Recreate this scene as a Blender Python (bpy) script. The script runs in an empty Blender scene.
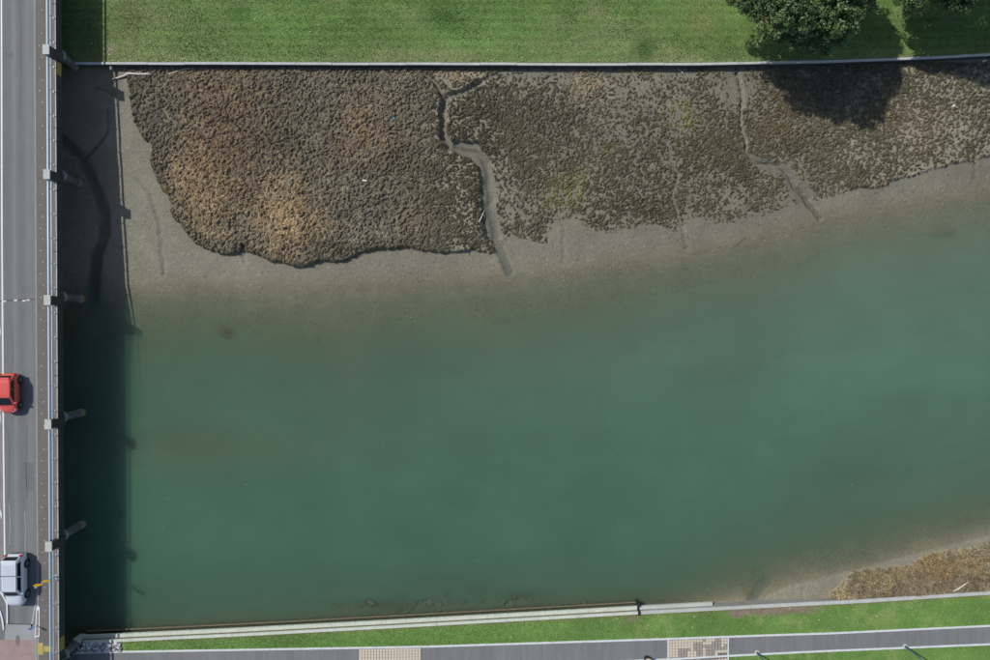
import bpy, math, random
import numpy as np
from mathutils import Vector

random.seed(7)
rng = np.random.default_rng(11)
scene = bpy.context.scene
COL = scene.collection
R = math.radians

# ------------------------------------------------------------------ camera
H = 66.0                       # drone height above the water
F = 660.0                      # focal length in photo pixels (photo 990 x 660)
cam_d = bpy.data.cameras.new("drone_camera")
cam_d.sensor_width = 36.0
cam_d.lens = 36.0 * F / 990.0
cam_d.clip_start = 0.5
cam_d.clip_end = 3000
cam = bpy.data.objects.new("drone_camera", cam_d)
cam.location = (0, 0, H)
COL.objects.link(cam)
scene.camera = cam

# ------------------------------------------------------------------ light
SUN = Vector((-0.80, 0.50, 1.0)).normalized()      # towards the sun
world = bpy.data.worlds.new("World")
scene.world = world
world.use_nodes = True
wn = world.node_tree
sky = wn.nodes.new("ShaderNodeTexSky")
sky.sky_type = 'NISHITA'
sky.sun_disc = False
sky.sun_elevation = math.asin(SUN.z)
sky.sun_rotation = math.atan2(SUN.x, SUN.y)
bg = wn.nodes["Background"]
wn.links.new(sky.outputs[0], bg.inputs[0])
bg.inputs[1].default_value = 0.10
sd = bpy.data.lights.new("sun", 'SUN')
sd.energy = 3.15
sd.angle = R(0.55)
sd.color = (1.0, 0.975, 0.935)
so = bpy.data.objects.new("sun", sd)
so.rotation_euler = SUN.to_track_quat('Z', 'Y').to_euler()
so.location = SUN * 150
COL.objects.link(so)
vs = scene.view_settings
vs.view_transform = 'Standard'
vs.look = 'None'
vs.exposure = 0.0
vs.gamma = 1.0
vs.use_curve_mapping = False

# ------------------------------------------------------------------ helpers
def P(px, py, z=0.0):
    """photo pixel on the level z -> world point"""
    s = (H - z) / F
    return Vector(((px - 495.0) * s, (330.0 - py) * s, z))

def curve_y(pts, z):
    """pixel polyline at level z -> function Y(X)"""
    w = [P(a, b, z) for a, b in pts]
    xs = np.array([p.x for p in w]); ys = np.array([p.y for p in w])
    return lambda X: np.interp(X, xs, ys)

def sm(a, b, x):
    t = np.clip((x - a) / (b - a), 0, 1)
    return t * t * (3 - 2 * t)

def _hash(ix, iy, seed):
    n = (ix.astype(np.int64) * 374761393 + iy.astype(np.int64) * 668265263 + seed * 974634777) & 0xffffffff
    n = ((n ^ (n >> 13)) * 1274126177) & 0xffffffff
    n = ((n ^ (n >> 16)) * 2246822519) & 0xffffffff
    return ((n ^ (n >> 15)) & 0xffffff) / float(0xffffff)

def vnoise(x, y, cell, seed):
    x = x / cell; y = y / cell
    ix = np.floor(x); iy = np.floor(y)
    fx = x - ix; fy = y - iy
    fx = fx * fx * (3 - 2 * fx); fy = fy * fy * (3 - 2 * fy)
    a = _hash(ix, iy, seed); b = _hash(ix + 1, iy, seed)
    c = _hash(ix, iy + 1, seed); d = _hash(ix + 1, iy + 1, seed)
    return a + (b - a) * fx + (c - a) * fy + (a - b - c + d) * fx * fy

def fbm(x, y, cell, seed, octv=4):
    v = 0.0; amp = 0.5; tot = 0
    for o in range(octv):
        v = v + amp * vnoise(x + 17.3 * o, y - 9.1 * o, cell / 2 ** o, seed + o)
        tot += amp; amp *= 0.55
    return v / tot

def worley(x, y, cell, seed):
    gx = np.floor(x / cell); gy = np.floor(y / cell)
    f1 = np.full(x.shape, 9e9); f2 = np.full(x.shape, 9e9); rid = np.zeros(x.shape)
    for dx in (-1, 0, 1):
        for dy in (-1, 0, 1):
            cx = gx + dx; cy = gy + dy
            qx = (cx + 0.1 + 0.8 * _hash(cx, cy, seed)) * cell
            qy = (cy + 0.1 + 0.8 * _hash(cx, cy, seed + 5)) * cell
            d = np.hypot(x - qx, y - qy)
            r = _hash(cx, cy, seed + 9)
            near = d < f1
            f2 = np.where(near, f1, np.minimum(f2, d))
            rid = np.where(near, r, rid)
            f1 = np.where(near, d, f1)
    return f1 / cell, f2 / cell, rid

def seg_dist(X, Y, pts):
    """distance to a polyline and parameter along it (0..1)"""
    best = np.full(X.shape, 9e9); par = np.zeros(X.shape)
    n = len(pts) - 1
    for i in range(n):
        ax, ay = pts[i][0], pts[i][1]; bx, by = pts[i + 1][0], pts[i + 1][1]
        dx, dy = bx - ax, by - ay
        t = np.clip(((X - ax) * dx + (Y - ay) * dy) / (dx * dx + dy * dy + 1e-12), 0, 1)
        d = np.hypot(X - ax - t * dx, Y - ay - t * dy)
        m = d < best
        best = np.where(m, d, best); par = np.where(m, (i + t) / n, par)
    return best, par

def inside(X, Y, pts):
    c = np.zeros(X.shape, bool)
    n = len(pts)
    for i in range(n):
        x1, y1 = pts[i][0], pts[i][1]; x2, y2 = pts[(i + 1) % n][0], pts[(i + 1) % n][1]
        if y1 == y2: continue
        hit = ((y1 > Y) != (y2 > Y)) & (X < (x2 - x1) * (Y - y1) / (y2 - y1) + x1)
        c ^= hit
    return c

def srgb(r, g, b):
    f = lambda c: (c / 255 / 12.92) if c <= 10 else ((c / 255 + 0.055) / 1.055) ** 2.4
    return (f(r), f(g), f(b))

# ------------------------------------------------------------------ materials
def M(name, col=(0.5, 0.5, 0.5), rough=0.8, attr=False, noise=(), bump=None, metallic=0.0, spec=0.3, coat=0.0, stretch=(1, 1, 1)):
    m = bpy.data.materials.new(name); m.use_nodes = True
    nt = m.node_tree; N = nt.nodes; L = nt.links
    p = N["Principled BSDF"]
    p.inputs["Roughness"].default_value = rough
    p.inputs["Metallic"].default_value = metallic
    p.inputs["Specular IOR Level"].default_value = spec
    p.inputs["Coat Weight"].default_value = coat
    p.inputs["Coat Roughness"].default_value = 0.08
    g = N.new("ShaderNodeNewGeometry")
    mp = N.new("ShaderNodeMapping"); mp.inputs["Scale"].default_value = stretch
    L.new(g.outputs["Position"], mp.inputs["Vector"])
    if attr:
        a = N.new("ShaderNodeAttribute"); a.attribute_name = "Col"; c = a.outputs["Color"]
    else:
        a = N.new("ShaderNodeRGB"); a.outputs[0].default_value = (*col, 1); c = a.outputs[0]
    for k, (sc, amt, det) in enumerate(noise):
        t = N.new("ShaderNodeTexNoise"); t.inputs["Scale"].default_value = sc; t.inputs["Detail"].default_value = det
        t.inputs["Roughness"].default_value = 0.65
        L.new(mp.outputs[0], t.inputs["Vector"])
        mr = N.new("ShaderNodeMapRange")
        mr.inputs[1].default_value = 0.25; mr.inputs[2].default_value = 0.75
        mr.inputs[3].default_value = 1 - amt; mr.inputs[4].default_value = 1 + amt
        L.new(t.outputs["Fac"], mr.inputs[0])
        v = N.new("ShaderNodeVectorMath"); v.operation = 'SCALE'
        L.new(c, v.inputs[0]); L.new(mr.outputs[0], v.inputs["Scale"]); c = v.outputs[0]
    L.new(c, p.inputs["Base Color"])
    if bump:
        t = N.new("ShaderNodeTexNoise"); t.inputs["Scale"].default_value = bump[0]; t.inputs["Detail"].default_value = 5
        L.new(g.outputs["Position"], t.inputs["Vector"])
        b = N.new("ShaderNodeBump"); b.inputs["Strength"].default_value = bump[1]; b.inputs["Distance"].default_value = bump[2]
        L.new(t.outputs["Fac"], b.inputs["Height"]); L.new(b.outputs[0], p.inputs["Normal"])
    return m

MAT = {}
MAT['mud'] = M("wet_mud", rough=0.62, attr=True, noise=((0.5, 0.12, 4), (3, 0.16, 5), (9, 0.20, 4)), bump=(7, 0.9, 0.09), spec=0.35)
MAT['marsh'] = M("marsh_plants", rough=0.95, attr=True, noise=((3, 0.16, 4), (12, 0.5, 4)), bump=(16, 1.0, 0.06), spec=0.1)
MAT['twig'] = M("marsh_sprigs", rough=0.9, attr=True, spec=0.1)
MAT['grass'] = M("mown_grass", rough=0.95, attr=True, noise=((0.35, 0.12, 4), (2.2, 0.10, 4), (11, 0.30, 4)), bump=(16, 0.6, 0.04), spec=0.08)
MAT['blade'] = M("grass_blades", rough=0.8, attr=True, spec=0.15)
MAT['asphalt'] = M("old_asphalt", rough=0.85, attr=True, noise=((0.3, 0.07, 4), (2.0, 0.06, 4), (30, 0.10, 3)), bump=(60, 0.3, 0.01), spec=0.3, stretch=(1, 0.35, 1))
MAT['path'] = M("path_asphalt", srgb(122, 122, 121), 0.85, noise=((0.35, 0.10, 4), (2.5, 0.12, 5), (12, 0.08, 3)), bump=(60, 0.3, 0.01), stretch=(1, 0.12, 1))
MAT['footway'] = M("bridge_footway", srgb(112, 107, 102), 0.85, noise=((0.8, 0.10, 4), (5, 0.14, 5), (30, 0.14, 3)), bump=(50, 0.3, 0.01))
MAT['paint'] = M("road_paint", srgb(225, 228, 228), 0.6, noise=((6, 0.12, 4), (40, 0.08, 2)))
MAT['paint_worn'] = M("worn_paint", srgb(165, 168, 168), 0.7, noise=((5, 0.25, 5),))
MAT['redpave'] = M("red_surfacing", srgb(160, 138, 132), 0.85, noise=((1.2, 0.14, 4), (20, 0.12, 3)))
MAT['palepave'] = M("pale_concrete", srgb(152, 154, 153), 0.8, noise=((0.9, 0.10, 4), (14, 0.12, 3)))
MAT['tactile'] = M("yellow_tactile", srgb(178, 165, 92), 0.7, noise=((8, 0.15, 4),))
MAT['yellow'] = M("yellow_sign", srgb(240, 185, 20), 0.45, noise=((6, 0.06, 3),))
MAT['yellow_old'] = M("faded_yellow", srgb(165, 145, 80), 0.7, noise=((8, 0.2, 4),))
MAT['blue'] = M("blue_sign", srgb(60, 125, 190), 0.45)
MAT['rail'] = M("painted_rail", srgb(205, 222, 230), 0.35, noise=((5, 0.08, 3),), spec=0.5)
MAT['conc'] = M("concrete", srgb(150, 148, 142), 0.85, noise=((0.7, 0.14, 5), (6, 0.16, 5), (40, 0.10, 2)), bump=(30, 0.3, 0.01))
MAT['conc_dark'] = M("shade_dark_concrete", srgb(74, 75, 76), 0.85, noise=((0.9, 0.25, 5), (5, 0.2, 5)), bump=(20, 0.3, 0.01))  # dark tone carries the shade on pilaster, fascia and wall faces
MAT['conc_pale'] = M("pale_cap", srgb(186, 188, 180), 0.8, noise=((0.8, 0.14, 5), (7, 0.18, 5)), bump=(25, 0.3, 0.01))
MAT['conc_brown'] = M('brown_concrete', srgb(122, 115, 108), 0.85, noise=((1.2, 0.2, 5), (9, 0.2, 4)), bump=(30, .3, .01))
MAT['conc_pier'] = M('pier_concrete', srgb(104, 104, 104), 0.85, noise=((0.9, 0.2, 5), (5, 0.2, 5)), bump=(20, .3, .01))
MAT['dark_patch'] = M('tar_seal', srgb(88, 89, 90), .8, noise=((4, .2, 4),))
MAT['dark_patch2'] = M('newer_asphalt', srgb(112, 113, 113), .85, noise=((2, .1, 4), (30, .12, 3)))
MAT['median'] = M('median_surfacing', srgb(138, 130, 127), .85, noise=((1.2, .14, 4), (20, .12, 3)))
MAT['edging'] = M('path_edging', srgb(212, 214, 212), .8, noise=((1.5, .12, 5), (9, .16, 4)))
MAT['stain'] = M('oil_stain', srgb(124, 114, 108), .7, noise=((6, .3, 5),))
MAT['weed'] = M("tide_weed", srgb(138, 132, 100), 0.9, noise=((4, 0.25, 5),), bump=(15, 0.6, 0.02))
MAT['timber'] = M("grey_timber", srgb(128, 116, 96), 0.9, noise=((3, 0.2, 5), (16, 0.15, 3)), bump=(20, 0.4, 0.01))
MAT['timber_pale'] = M("pale_timber", srgb(200, 206, 190), 0.85, noise=((1.2, 0.14, 5), (9, 0.16, 4)), bump=(20, 0.3, 0.01))
MAT['bolt'] = M("bolt_steel", srgb(235, 240, 238), 0.5, metallic=0.2)
MAT['black'] = M("black_rubber", (0.02, 0.02, 0.022), 0.8)
MAT['dark'] = M("dark_plastic", (0.03, 0.031, 0.034), 0.5)
MAT['glass'] = M("car_glass", (0.012, 0.016, 0.02), 0.1, spec=0.35)
MAT['red_car'] = M("red_paint", (0.72, 0.10, 0.08), 0.35, noise=((5, 0.03, 2),), coat=0.7)
MAT['silver_car'] = M("silver_paint", (0.70, 0.73, 0.78), 0.35, metallic=0.15, noise=((5, 0.03, 2),), coat=0.7)
MAT['alloy'] = M("wheel_alloy", (0.55, 0.56, 0.58), 0.3, metallic=0.9)
MAT['lamp_clear'] = M("headlight", (0.75, 0.78, 0.8), 0.1, spec=0.8)
MAT['lamp_red'] = M("tail_light", (0.5, 0.015, 0.02), 0.2, spec=0.6)
MAT['pole'] = M("lamp_pole", srgb(70, 84, 104), 0.5, metallic=0.3, noise=((3, 0.1, 3),))
MAT['bark'] = M("bark", srgb(92, 80, 68), 0.95, noise=((3, 0.3, 5),), bump=(8, 0.8, 0.03))
MAT['driftwood'] = M("driftwood", srgb(205, 200, 186), 0.9, noise=((5, 0.2, 5),), bump=(12, 0.5, 0.02))
MAT['driftdark'] = M("dark_driftwood", srgb(120, 112, 98), 0.9, noise=((5, 0.25, 5),), bump=(12, 0.5, 0.02))
MAT['stone'] = M("stone", srgb(128, 120, 98), 0.9, noise=((2.5, 0.35, 5), (12, 0.2, 4)), bump=(8, 0.7, 0.03))
MAT['rubble'] = M("rubble_stone", rough=0.9, attr=True, noise=((7, 0.3, 4),), bump=(9, 0.6, 0.03))
MAT['paver_cream'] = M("cream_paver", srgb(205, 194, 172), 0.85, noise=((5, 0.10, 4), (30, 0.08, 2)))
MAT['paver_grey'] = M("grey_paver", srgb(158, 148, 140), 0.85, noise=((5, 0.12, 4), (30, 0.08, 2)))
MAT['grout'] = M("paver_joint", srgb(120, 112, 100), 0.95, noise=((8, 0.2, 4),))
MAT['white'] = M("white_plastic", (0.62, 0.62, 0.62), 0.5)
MAT['teal'] = M("teal_liner", srgb(80, 150, 165), 0.5)
MAT['litter_blue'] = M("blue_plastic", srgb(60, 140, 210), 0.5)
MAT['leaf'] = M("tree_leaves", rough=0.55, attr=True, noise=((1.3, 0.12, 3),), spec=0.3)
MAT['litter'] = M("dead_leaves", rough=0.9, attr=True)
MAT['earth'] = M("far_ground", srgb(86, 104, 62), 0.95, noise=((0.05, 0.2, 5), (1.5, 0.2, 5)))

def water_material():
    m = bpy.data.materials.new("murky_water"); m.use_nodes = True
    nt = m.node_tree; N = nt.nodes; L = nt.links
    p = N["Principled BSDF"]
    a = N.new("ShaderNodeAttribute"); a.attribute_name = "Col"
    g = N.new("ShaderNodeNewGeometry")
    t = N.new("ShaderNodeTexNoise"); t.inputs["Scale"].default_value = 0.09; t.inputs["Detail"].default_value = 4
    L.new(g.outputs["Position"], t.inputs["Vector"])
    mr = N.new("ShaderNodeMapRange"); mr.inputs[1].default_value = .3; mr.inputs[2].default_value = .7
    mr.inputs[3].default_value = 0.94; mr.inputs[4].default_value = 1.06
    L.new(t.outputs["Fac"], mr.inputs[0])
    v = N.new("ShaderNodeVectorMath"); v.operation = 'SCALE'
    L.new(a.outputs["Color"], v.inputs[0]); L.new(mr.outputs[0], v.inputs["Scale"])
    L.new(v.outputs[0], p.inputs["Base Color"])
    d = N.new("ShaderNodeAttribute"); d.attribute_name = "depth"       # metres of silty water over the bed
    k = N.new("ShaderNodeMath"); k.operation = 'MULTIPLY'; k.inputs[1].default_value = -1.3
    L.new(d.outputs["Fac"], k.inputs[0])
    e = N.new("ShaderNodeMath"); e.operation = 'EXPONENT'; L.new(k.outputs[0], e.inputs[0])
    s = N.new("ShaderNodeMath"); s.operation = 'SUBTRACT'; s.inputs[0].default_value = 1.0
    L.new(e.outputs[0], s.inputs[1]); L.new(s.outputs[0], p.inputs["Alpha"])
    p.subsurface_method = 'BURLEY'                  # light spreads sideways in the silt
    p.inputs["Subsurface Weight"].default_value = 1.0
    p.inputs["Subsurface Radius"].default_value = (1.7, 2.2, 1.9)
    p.inputs["Subsurface Scale"].default_value = 1.0
    p.inputs["Roughness"].default_value = 0.12
    p.inputs["IOR"].default_value = 1.33
    b = N.new("ShaderNodeBump"); b.inputs["Strength"].default_value = 0.12; b.inputs["Distance"].default_value = 0.02
    t2 = N.new("ShaderNodeTexNoise"); t2.inputs["Scale"].default_value = 3.0; t2.inputs["Detail"].default_value = 4
    L.new(g.outputs["Position"], t2.inputs["Vector"]); L.new(t2.outputs["Fac"], b.inputs["Height"])
    L.new(b.outputs[0], p.inputs["Normal"])
    return m
MAT['water'] = water_material()

# ------------------------------------------------------------------ mesh plumbing
def tag(o, label=None, cat=None, group=None, kind=None):
    if label: o["label"] = label
    if cat: o["category"] = cat
    if group: o["group"] = group
    if kind: o["kind"] = kind
    return o

def wloc(o):
    v = Vector((0, 0, 0))
    while o is not None:
        v += o.location; o = o.parent
    return v

def link(name, me, parent=None, loc=None):
    o = bpy.data.objects.new(name, me)
    COL.objects.link(o)
    if parent is not None: o.parent = parent
    if loc is not None: o.location = loc
    return o

def empty(name, loc, rz=0.0):
    o = bpy.data.objects.new(name, None); o.location = loc; o.rotation_euler = (0, 0, rz)
    o.empty_display_size = 0.5
    COL.objects.link(o); return o

def np_mesh(name, V, Fc, mat, col=None, smooth=False, extra=None):
    """V (n,3), Fc (m,k) all faces the same size"""
    me = bpy.data.meshes.new(name)
    V = np.asarray(V, np.float32); Fc = np.asarray(Fc, np.int32)
    n, k = len(Fc), Fc.shape[1]
    me.vertices.add(len(V)); me.vertices.foreach_set("co", V.ravel())
    me.loops.add(n * k); me.loops.foreach_set("vertex_index", Fc.ravel())
    me.polygons.add(n); me.polygons.foreach_set("loop_start", np.arange(0, n * k, k, dtype=np.int32))
    me.polygons.foreach_set("use_smooth", np.full(n, smooth))
    if col is not None:
        a = me.attributes.new("Col", 'FLOAT_COLOR', 'POINT')
        c = np.ones((len(V), 4), np.float32); c[:, :3] = col
        a.data.foreach_set("color", c.ravel())
    if extra:
        for nm, arr in extra.items():
            a = me.attributes.new(nm, 'FLOAT', 'POINT'); a.data.foreach_set("value", np.asarray(arr, np.float32).ravel())
    me.update(calc_edges=True)
    me.materials.append(mat)
    return me

def grid_faces(nx, ny, keep=None):
    i = np.arange(nx * ny).reshape(ny, nx)
    f = np.stack([i[:-1, :-1], i[:-1, 1:], i[1:, 1:], i[1:, :-1]], -1).reshape(-1, 4)
    if keep is not None: f = f[keep[f].any(1)]
    return f

def compact(V, Fc, *arrs):
    u, inv = np.unique(Fc, return_inverse=True)
    return (V[u], inv.reshape(Fc.shape)) + tuple(a[u] for a in arrs)

class MB:
    """collects shapes in world (or local) space, builds ONE mesh object"""
    def __init__(s): s.v = []; s.f = []
    def add(s, vs_, fs):
        o = len(s.v); s.v += [Vector(v) for v in vs_]; s.f += [tuple(i + o for i in f) for f in fs]; return s
    def hexa(s, a):      # 8 points: bottom ring 4, top ring 4
        return s.add(a, [(3, 2, 1, 0), (4, 5, 6, 7), (0, 1, 5, 4), (1, 2, 6, 5), (2, 3, 7, 6), (3, 0, 4, 7)])
    def box(s, x0, x1, y0, y1, z0, z1, sh=None):
        q = [(x0, y0, z0), (x1, y0, z0), (x1, y1, z0), (x0, y1, z0), (x0, y0, z1), (x1, y0, z1), (x1, y1, z1), (x0, y1, z1)]
        if sh: q = [sh(*p) for p in q]
        return s.hexa(q)
    def bar(s, a, b, w, h):      # beam a->b, width w across, height h, centred
        a = Vector(a); b = Vector(b); d = (b - a).normalized()
        up = Vector((0, 0, 1)) if abs(d.z) < 0.95 else Vector((0, 1, 0))
        r = d.cross(up).normalized() * (w / 2); u = r.cross(d).normalized() * (h / 2)
        return s.hexa([a - r - u, a + r - u, b + r - u, b - r - u, a - r + u, a + r + u, b + r + u, b - r + u])
    def tube(s, pts, rad, n=10, cap=True):
        pts = [Vector(p) for p in pts]; rad = rad if isinstance(rad, (list, tuple)) else [rad] * len(pts)
        o = len(s.v); ref = None
        for i, p in enumerate(pts):
            d = (pts[min(i + 1, len(pts) - 1)] - pts[max(i - 1, 0)]).normalized()
            if ref is None: ref = d.orthogonal().normalized()
            ref = (ref - d * ref.dot(d)).normalized(); q = d.cross(ref)
            for k in range(n):
                a = 2 * math.pi * k / n
                s.v.append(p + (ref * math.cos(a) + q * math.sin(a)) * rad[i])
        for i in range(len(pts) - 1):
            for k in range(n):
                k2 = (k + 1) % n
                s.f.append((o + i * n + k, o + i * n + k2, o + (i + 1) * n + k2, o + (i + 1) * n + k))
        if cap:
            s.f.append(tuple(o + k for k in reversed(range(n))))
            s.f.append(tuple(o + (len(pts) - 1) * n + k for k in range(n)))
        return s
    def ring_loft(s, rings, cap0=True, cap1=True):
        o = len(s.v); n = len(rings[0])
        for r in rings: s.v += [Vector(p) for p in r]
        for i in range(len(rings) - 1):
            for k in range(n):
                k2 = (k + 1) % n
                s.f.append((o + i * n + k, o + i * n + k2, o + (i + 1) * n + k2, o + (i + 1) * n + k))
        if cap0: s.f.append(tuple(o + k for k in reversed(range(n))))
        if cap1: s.f.append(tuple(o + (len(rings) - 1) * n + k for k in range(n)))
        return s
    def prism(s, poly, z0, z1):
        n = len(poly)
        return s.add([(x, y, z0) for x, y in poly] + [(x, y, z1) for x, y in poly],
                     [tuple(reversed(range(n))), tuple(range(n, 2 * n))] + [(i, (i + 1) % n, (i + 1) % n + n, i + n) for i in range(n)])
    def mesh(s, name, mat, off=Vector((0, 0, 0)), smooth=False):
        me = bpy.data.meshes.new(name)
        me.from_pydata([tuple(v - off) for v in s.v], [], s.f)
        me.materials.append(mat)
        if smooth: me.polygons.foreach_set("use_smooth", [True] * len(me.polygons))
        me.update(); return me
    def build(s, name, mat, parent=None, local=False, smooth=False):
        off = Vector((0, 0, 0)) if (parent is None or local) else wloc(parent)
        return link(name, s.mesh(name, mat, off, smooth), parent)

def base_build(mb, name, mat, loc, smooth=False):
    """a one-mesh thing whose origin is at its base"""
    loc = Vector(loc)
    return link(name, mb.mesh(name, mat, loc, smooth), None, loc)

# ------------------------------------------------------------------ the lie of the land
y_top = curve_y([(-400, 290), (60, 288), (130, 285), (200, 281), (250, 284), (330, 285), (400, 281), (480, 276), (560, 269), (640, 259), (700, 249), (760, 238), (820, 219), (895, 206), (940, 199), (990, 190), (1060, 172), (1400, 110)], 0)
y_bot = curve_y([(-400, 668), (80, 640), (240, 633), (400, 624), (560, 614), (640, 609), (700, 604), (742, 599), (757, 602), (765, 596), (788, 585.5), (856, 569), (924, 551), (990, 535), (1060, 512), (1400, 420)], 0)
ZL = 1.55            # north lawn
ZS = 1.25            # south verge
wallN_px = [(-400, 66), (75, 64.2), (400, 64.6), (590, 65.2), (700, 65), (820, 62.6), (900, 60), (990, 55.5), (1060, 52), (1400, 30)]
y_wallN = curve_y(wallN_px, 1.65)          # river edge of the north wall's cap
wallS_px = [(-400, 664), (80, 641), (240, 633.5), (400, 625), (560, 616), (638, 611.5), (760, 605), (860, 600), (990, 591.5), (1060, 587), (1400, 563)]
y_wallS = curve_y(wallS_px, 1.25)          # river edge of the south wall's cap

def PX(X, z=0.6): return 495 + X * F / (H - z)
def PY(Y, z=0.6): return 330 - Y * F / (H - z)

def W(pts, z=0.6): return [P(a, b, z) for a, b in pts]
channels = [   # polyline, half width start, half width end, depth
    (W([(447, 98), (443, 112), (444, 135), (449, 148), (462, 151), (478, 153), (487, 163), (490, 185), (491, 210), (497, 240), (509, 272)]), 0.22, 0.42, 0.20),
    (W([(458, 148), (474, 151), (485, 163), (489, 182), (490, 205), (494, 232)]), 0.65, 0.75, 0.07),
    (W([(447, 98), (461, 95), (480, 84), (500, 73)]), 0.20, 0.10, 0.10),
    (W([(447, 98), (437, 88), (425, 74)]), 0.10, 0.06, 0.06),
    (W([(669, 140), (671, 160), (678, 176), (674, 196), (683, 226), (688, 248)]), 0.07, 0.16, 0.09),
    (W([(735, 74), (741, 92), (741, 118), (745, 138), (746, 152), (756, 162), (781, 164), (791, 176), (803, 192), (822, 218)]), 0.13, 0.2, 0.34),
    (W([(752, 158), (770, 165), (786, 169), (798, 184), (806, 196)]), 0.45, 0.85, 0.08),
    (W([(40, 120), (62, 138), (79, 154), (87, 172), (97, 195), (103, 215), (101, 236), (93, 256), (91, 276), (88, 302)]), 0.50, 0.70, 0.26),
    (W([(88, 156), (100, 143), (107, 134), (108, 110)]), 0.18, 0.08, 0.12),
    (W([(135, 178), (148, 192), (156, 215), (159, 240), (160, 275)]), 0.12, 0.16, 0.12),
    (W([(563, 225), (563, 262)]), 0.10, 0.14, 0.05),
    (W([(243, 246), (242, 262)]), 0.10, 0.14, 0.10),
    (W([(752, 604), (757, 599), (768, 585)]), 0.25, 0.5, 0.12),
    (W([(803, 584), (804, 600)]), 0.08, 0.08, 0.06),
    (W([(976, 158), (979, 178)]), 0.12, 0.16, 0.08),
]
def zbed(X, Y):
    a = y_top(X) - Y; b = Y - y_bot(X)
    wn_ = y_wallN(X); ws_ = y_wallS(X)
    north = 0.86 * np.clip(-a / np.maximum(-a + np.maximum(wn_ - Y, 0.0), 1e-3), 0, 1) ** 0.95
    span_s = np.maximum(y_bot(X) - ws_, 0.05)
    south = np.clip(-b / span_s, 0, 1) * np.clip(span_s * 0.22, 0.05, 0.75)
    dn = 1.9 * (1 - np.exp(-np.maximum(a, 0) / 15.0))
    wallside = 1 - sm(12, 26, X)
    ds = (0.30 + 1.3 * (1 - np.exp(-np.maximum(b, 0) / 2.6))) * wallside + (1 - wallside) * 1.5 * (1 - np.exp(-np.maximum(b, 0) / 7.0))
    z = -np.minimum(dn, ds)
    bar = np.exp(-(((X + 30) / 9) ** 2 + ((Y + 11) / 2.2) ** 2))          # silt bar out from the bridge
    z = z + 0.35 * bar * (z < -0.6)
    z = np.where(a < 0, north, z); z = np.where(b < 0, south, z)
    z = z + (fbm(X, Y, 6.0, 3) - 0.5) * 0.16 * sm(0.0, 2.5, np.abs(a)) + (fbm(X, Y, 0.9, 8, 3) - 0.5) * 0.05 + (fbm(X, Y, 0.35, 9, 2) - 0.5) * 0.03
    for pts, w0, w1, dp in channels:
        lo = min(p.x for p in pts) - 4; hi = max(p.x for p in pts) + 4
        m = (X > lo) & (X < hi)
        if not m.any(): continue
        wob = (fbm(X[m], Y[m], 1.1, 77, 3) - 0.5) * 0.5
        d, t = seg_dist(X[m] + wob, Y[m] + wob * 0.6, pts)
        w = w0 + (w1 - w0) * t
        cut = dp * (1 - sm(0.55, 1.25, d / w))
        z[m] = z[m] - cut
    return z

# ---- riverbed and mudflat, one sheet
def axis(lo, hi, step, far):
    inner = np.arange(lo, hi + 1e-6, step)
    return np.concatenate([lo - np.array(far[::-1]), inner, hi + np.array(far)])
gx = axis(-56, 56, 0.18, [2, 5, 10, 20, 45, 100, 250, 500])
gy = np.concatenate([np.arange(-33, -31, .4), np.arange(-31, -19, .2), np.arange(-19, 0, 0.45), np.arange(0, 28.2, 0.15)])
X, Y = np.meshgrid(gx, gy); X = X.ravel(); Y = Y.ravel()
Z = zbed(X, Y)
a = y_top(X) - Y
b = Y - y_bot(X)
mudN = np.array(srgb(126, 121, 104)); mudS = np.array(srgb(136, 130, 112)); bedc = np.array(srgb(124, 110, 80)); wetc = np.array(srgb(122, 115, 92))
n1 = fbm(X, Y, 5, 21)[:, None]; n2 = fbm(X, Y, 0.7, 31, 3)[:, None]
c = np.where((X > 0)[:, None] & (b < 3)[:, None], mudS, mudN) * (0.82 + 0.36 * n1)
east = sm(-10, 10, X)[:, None]
c = c * (1 - east * 0.04)
wet = (sm(-1.6, 0.4, a) * sm(-0.12, 0.06, b))[:, None]
c = c * (1 - wet) + (wetc * (0.88 + 0.24 * n1)) * wet
deep = (sm(0, 5, a) * sm(0, 4, b))[:, None]
c = c * (1 - deep) + bedc * deep
greeny = sm(0.55, 0.75, fbm(X, Y, 3.1, 55))[:, None] * 0.4 * (a < -3)[:, None]
c = c * (1 - greeny) + c * np.array([0.95, 0.98, 0.72]) * greeny
for ci, (pts, w0, w1, dp) in enumerate(channels):               # damp silt in the creek beds
    d, t = seg_dist(X, Y, pts); w = w0 + (w1 - w0) * t
    m = ((1 - sm(0.6, 1.5, d / w)) * 0.55)[:, None]
    c = c * (1 - m) + np.array(srgb(84, 78, 58) if ci in (7, 8) else srgb(110, 106, 94)) * m
pool = np.exp(-(((X - P(115, 80, .8).x) / .5) ** 2 + ((Y - P(115, 80, .8).y) / .6) ** 2))[:, None] * 0.6
c = c * (1 - pool * 0.55)
grit = (rng.random(len(X)) > 0.985) & (np.abs(a) < 7)          # shells and crab spoil
c[grit] *= rng.choice([0.55, 1.45], grit.sum())[:, None]
me = np_mesh("mudflat", np.stack([X, Y, Z], 1), grid_faces(len(gx), len(gy)), MAT['mud'], c, True)
mud = link("mudflat", me); tag(mud, "pale grey tidal mud sloping into the river bed", "mudflat", kind="structure")

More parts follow.
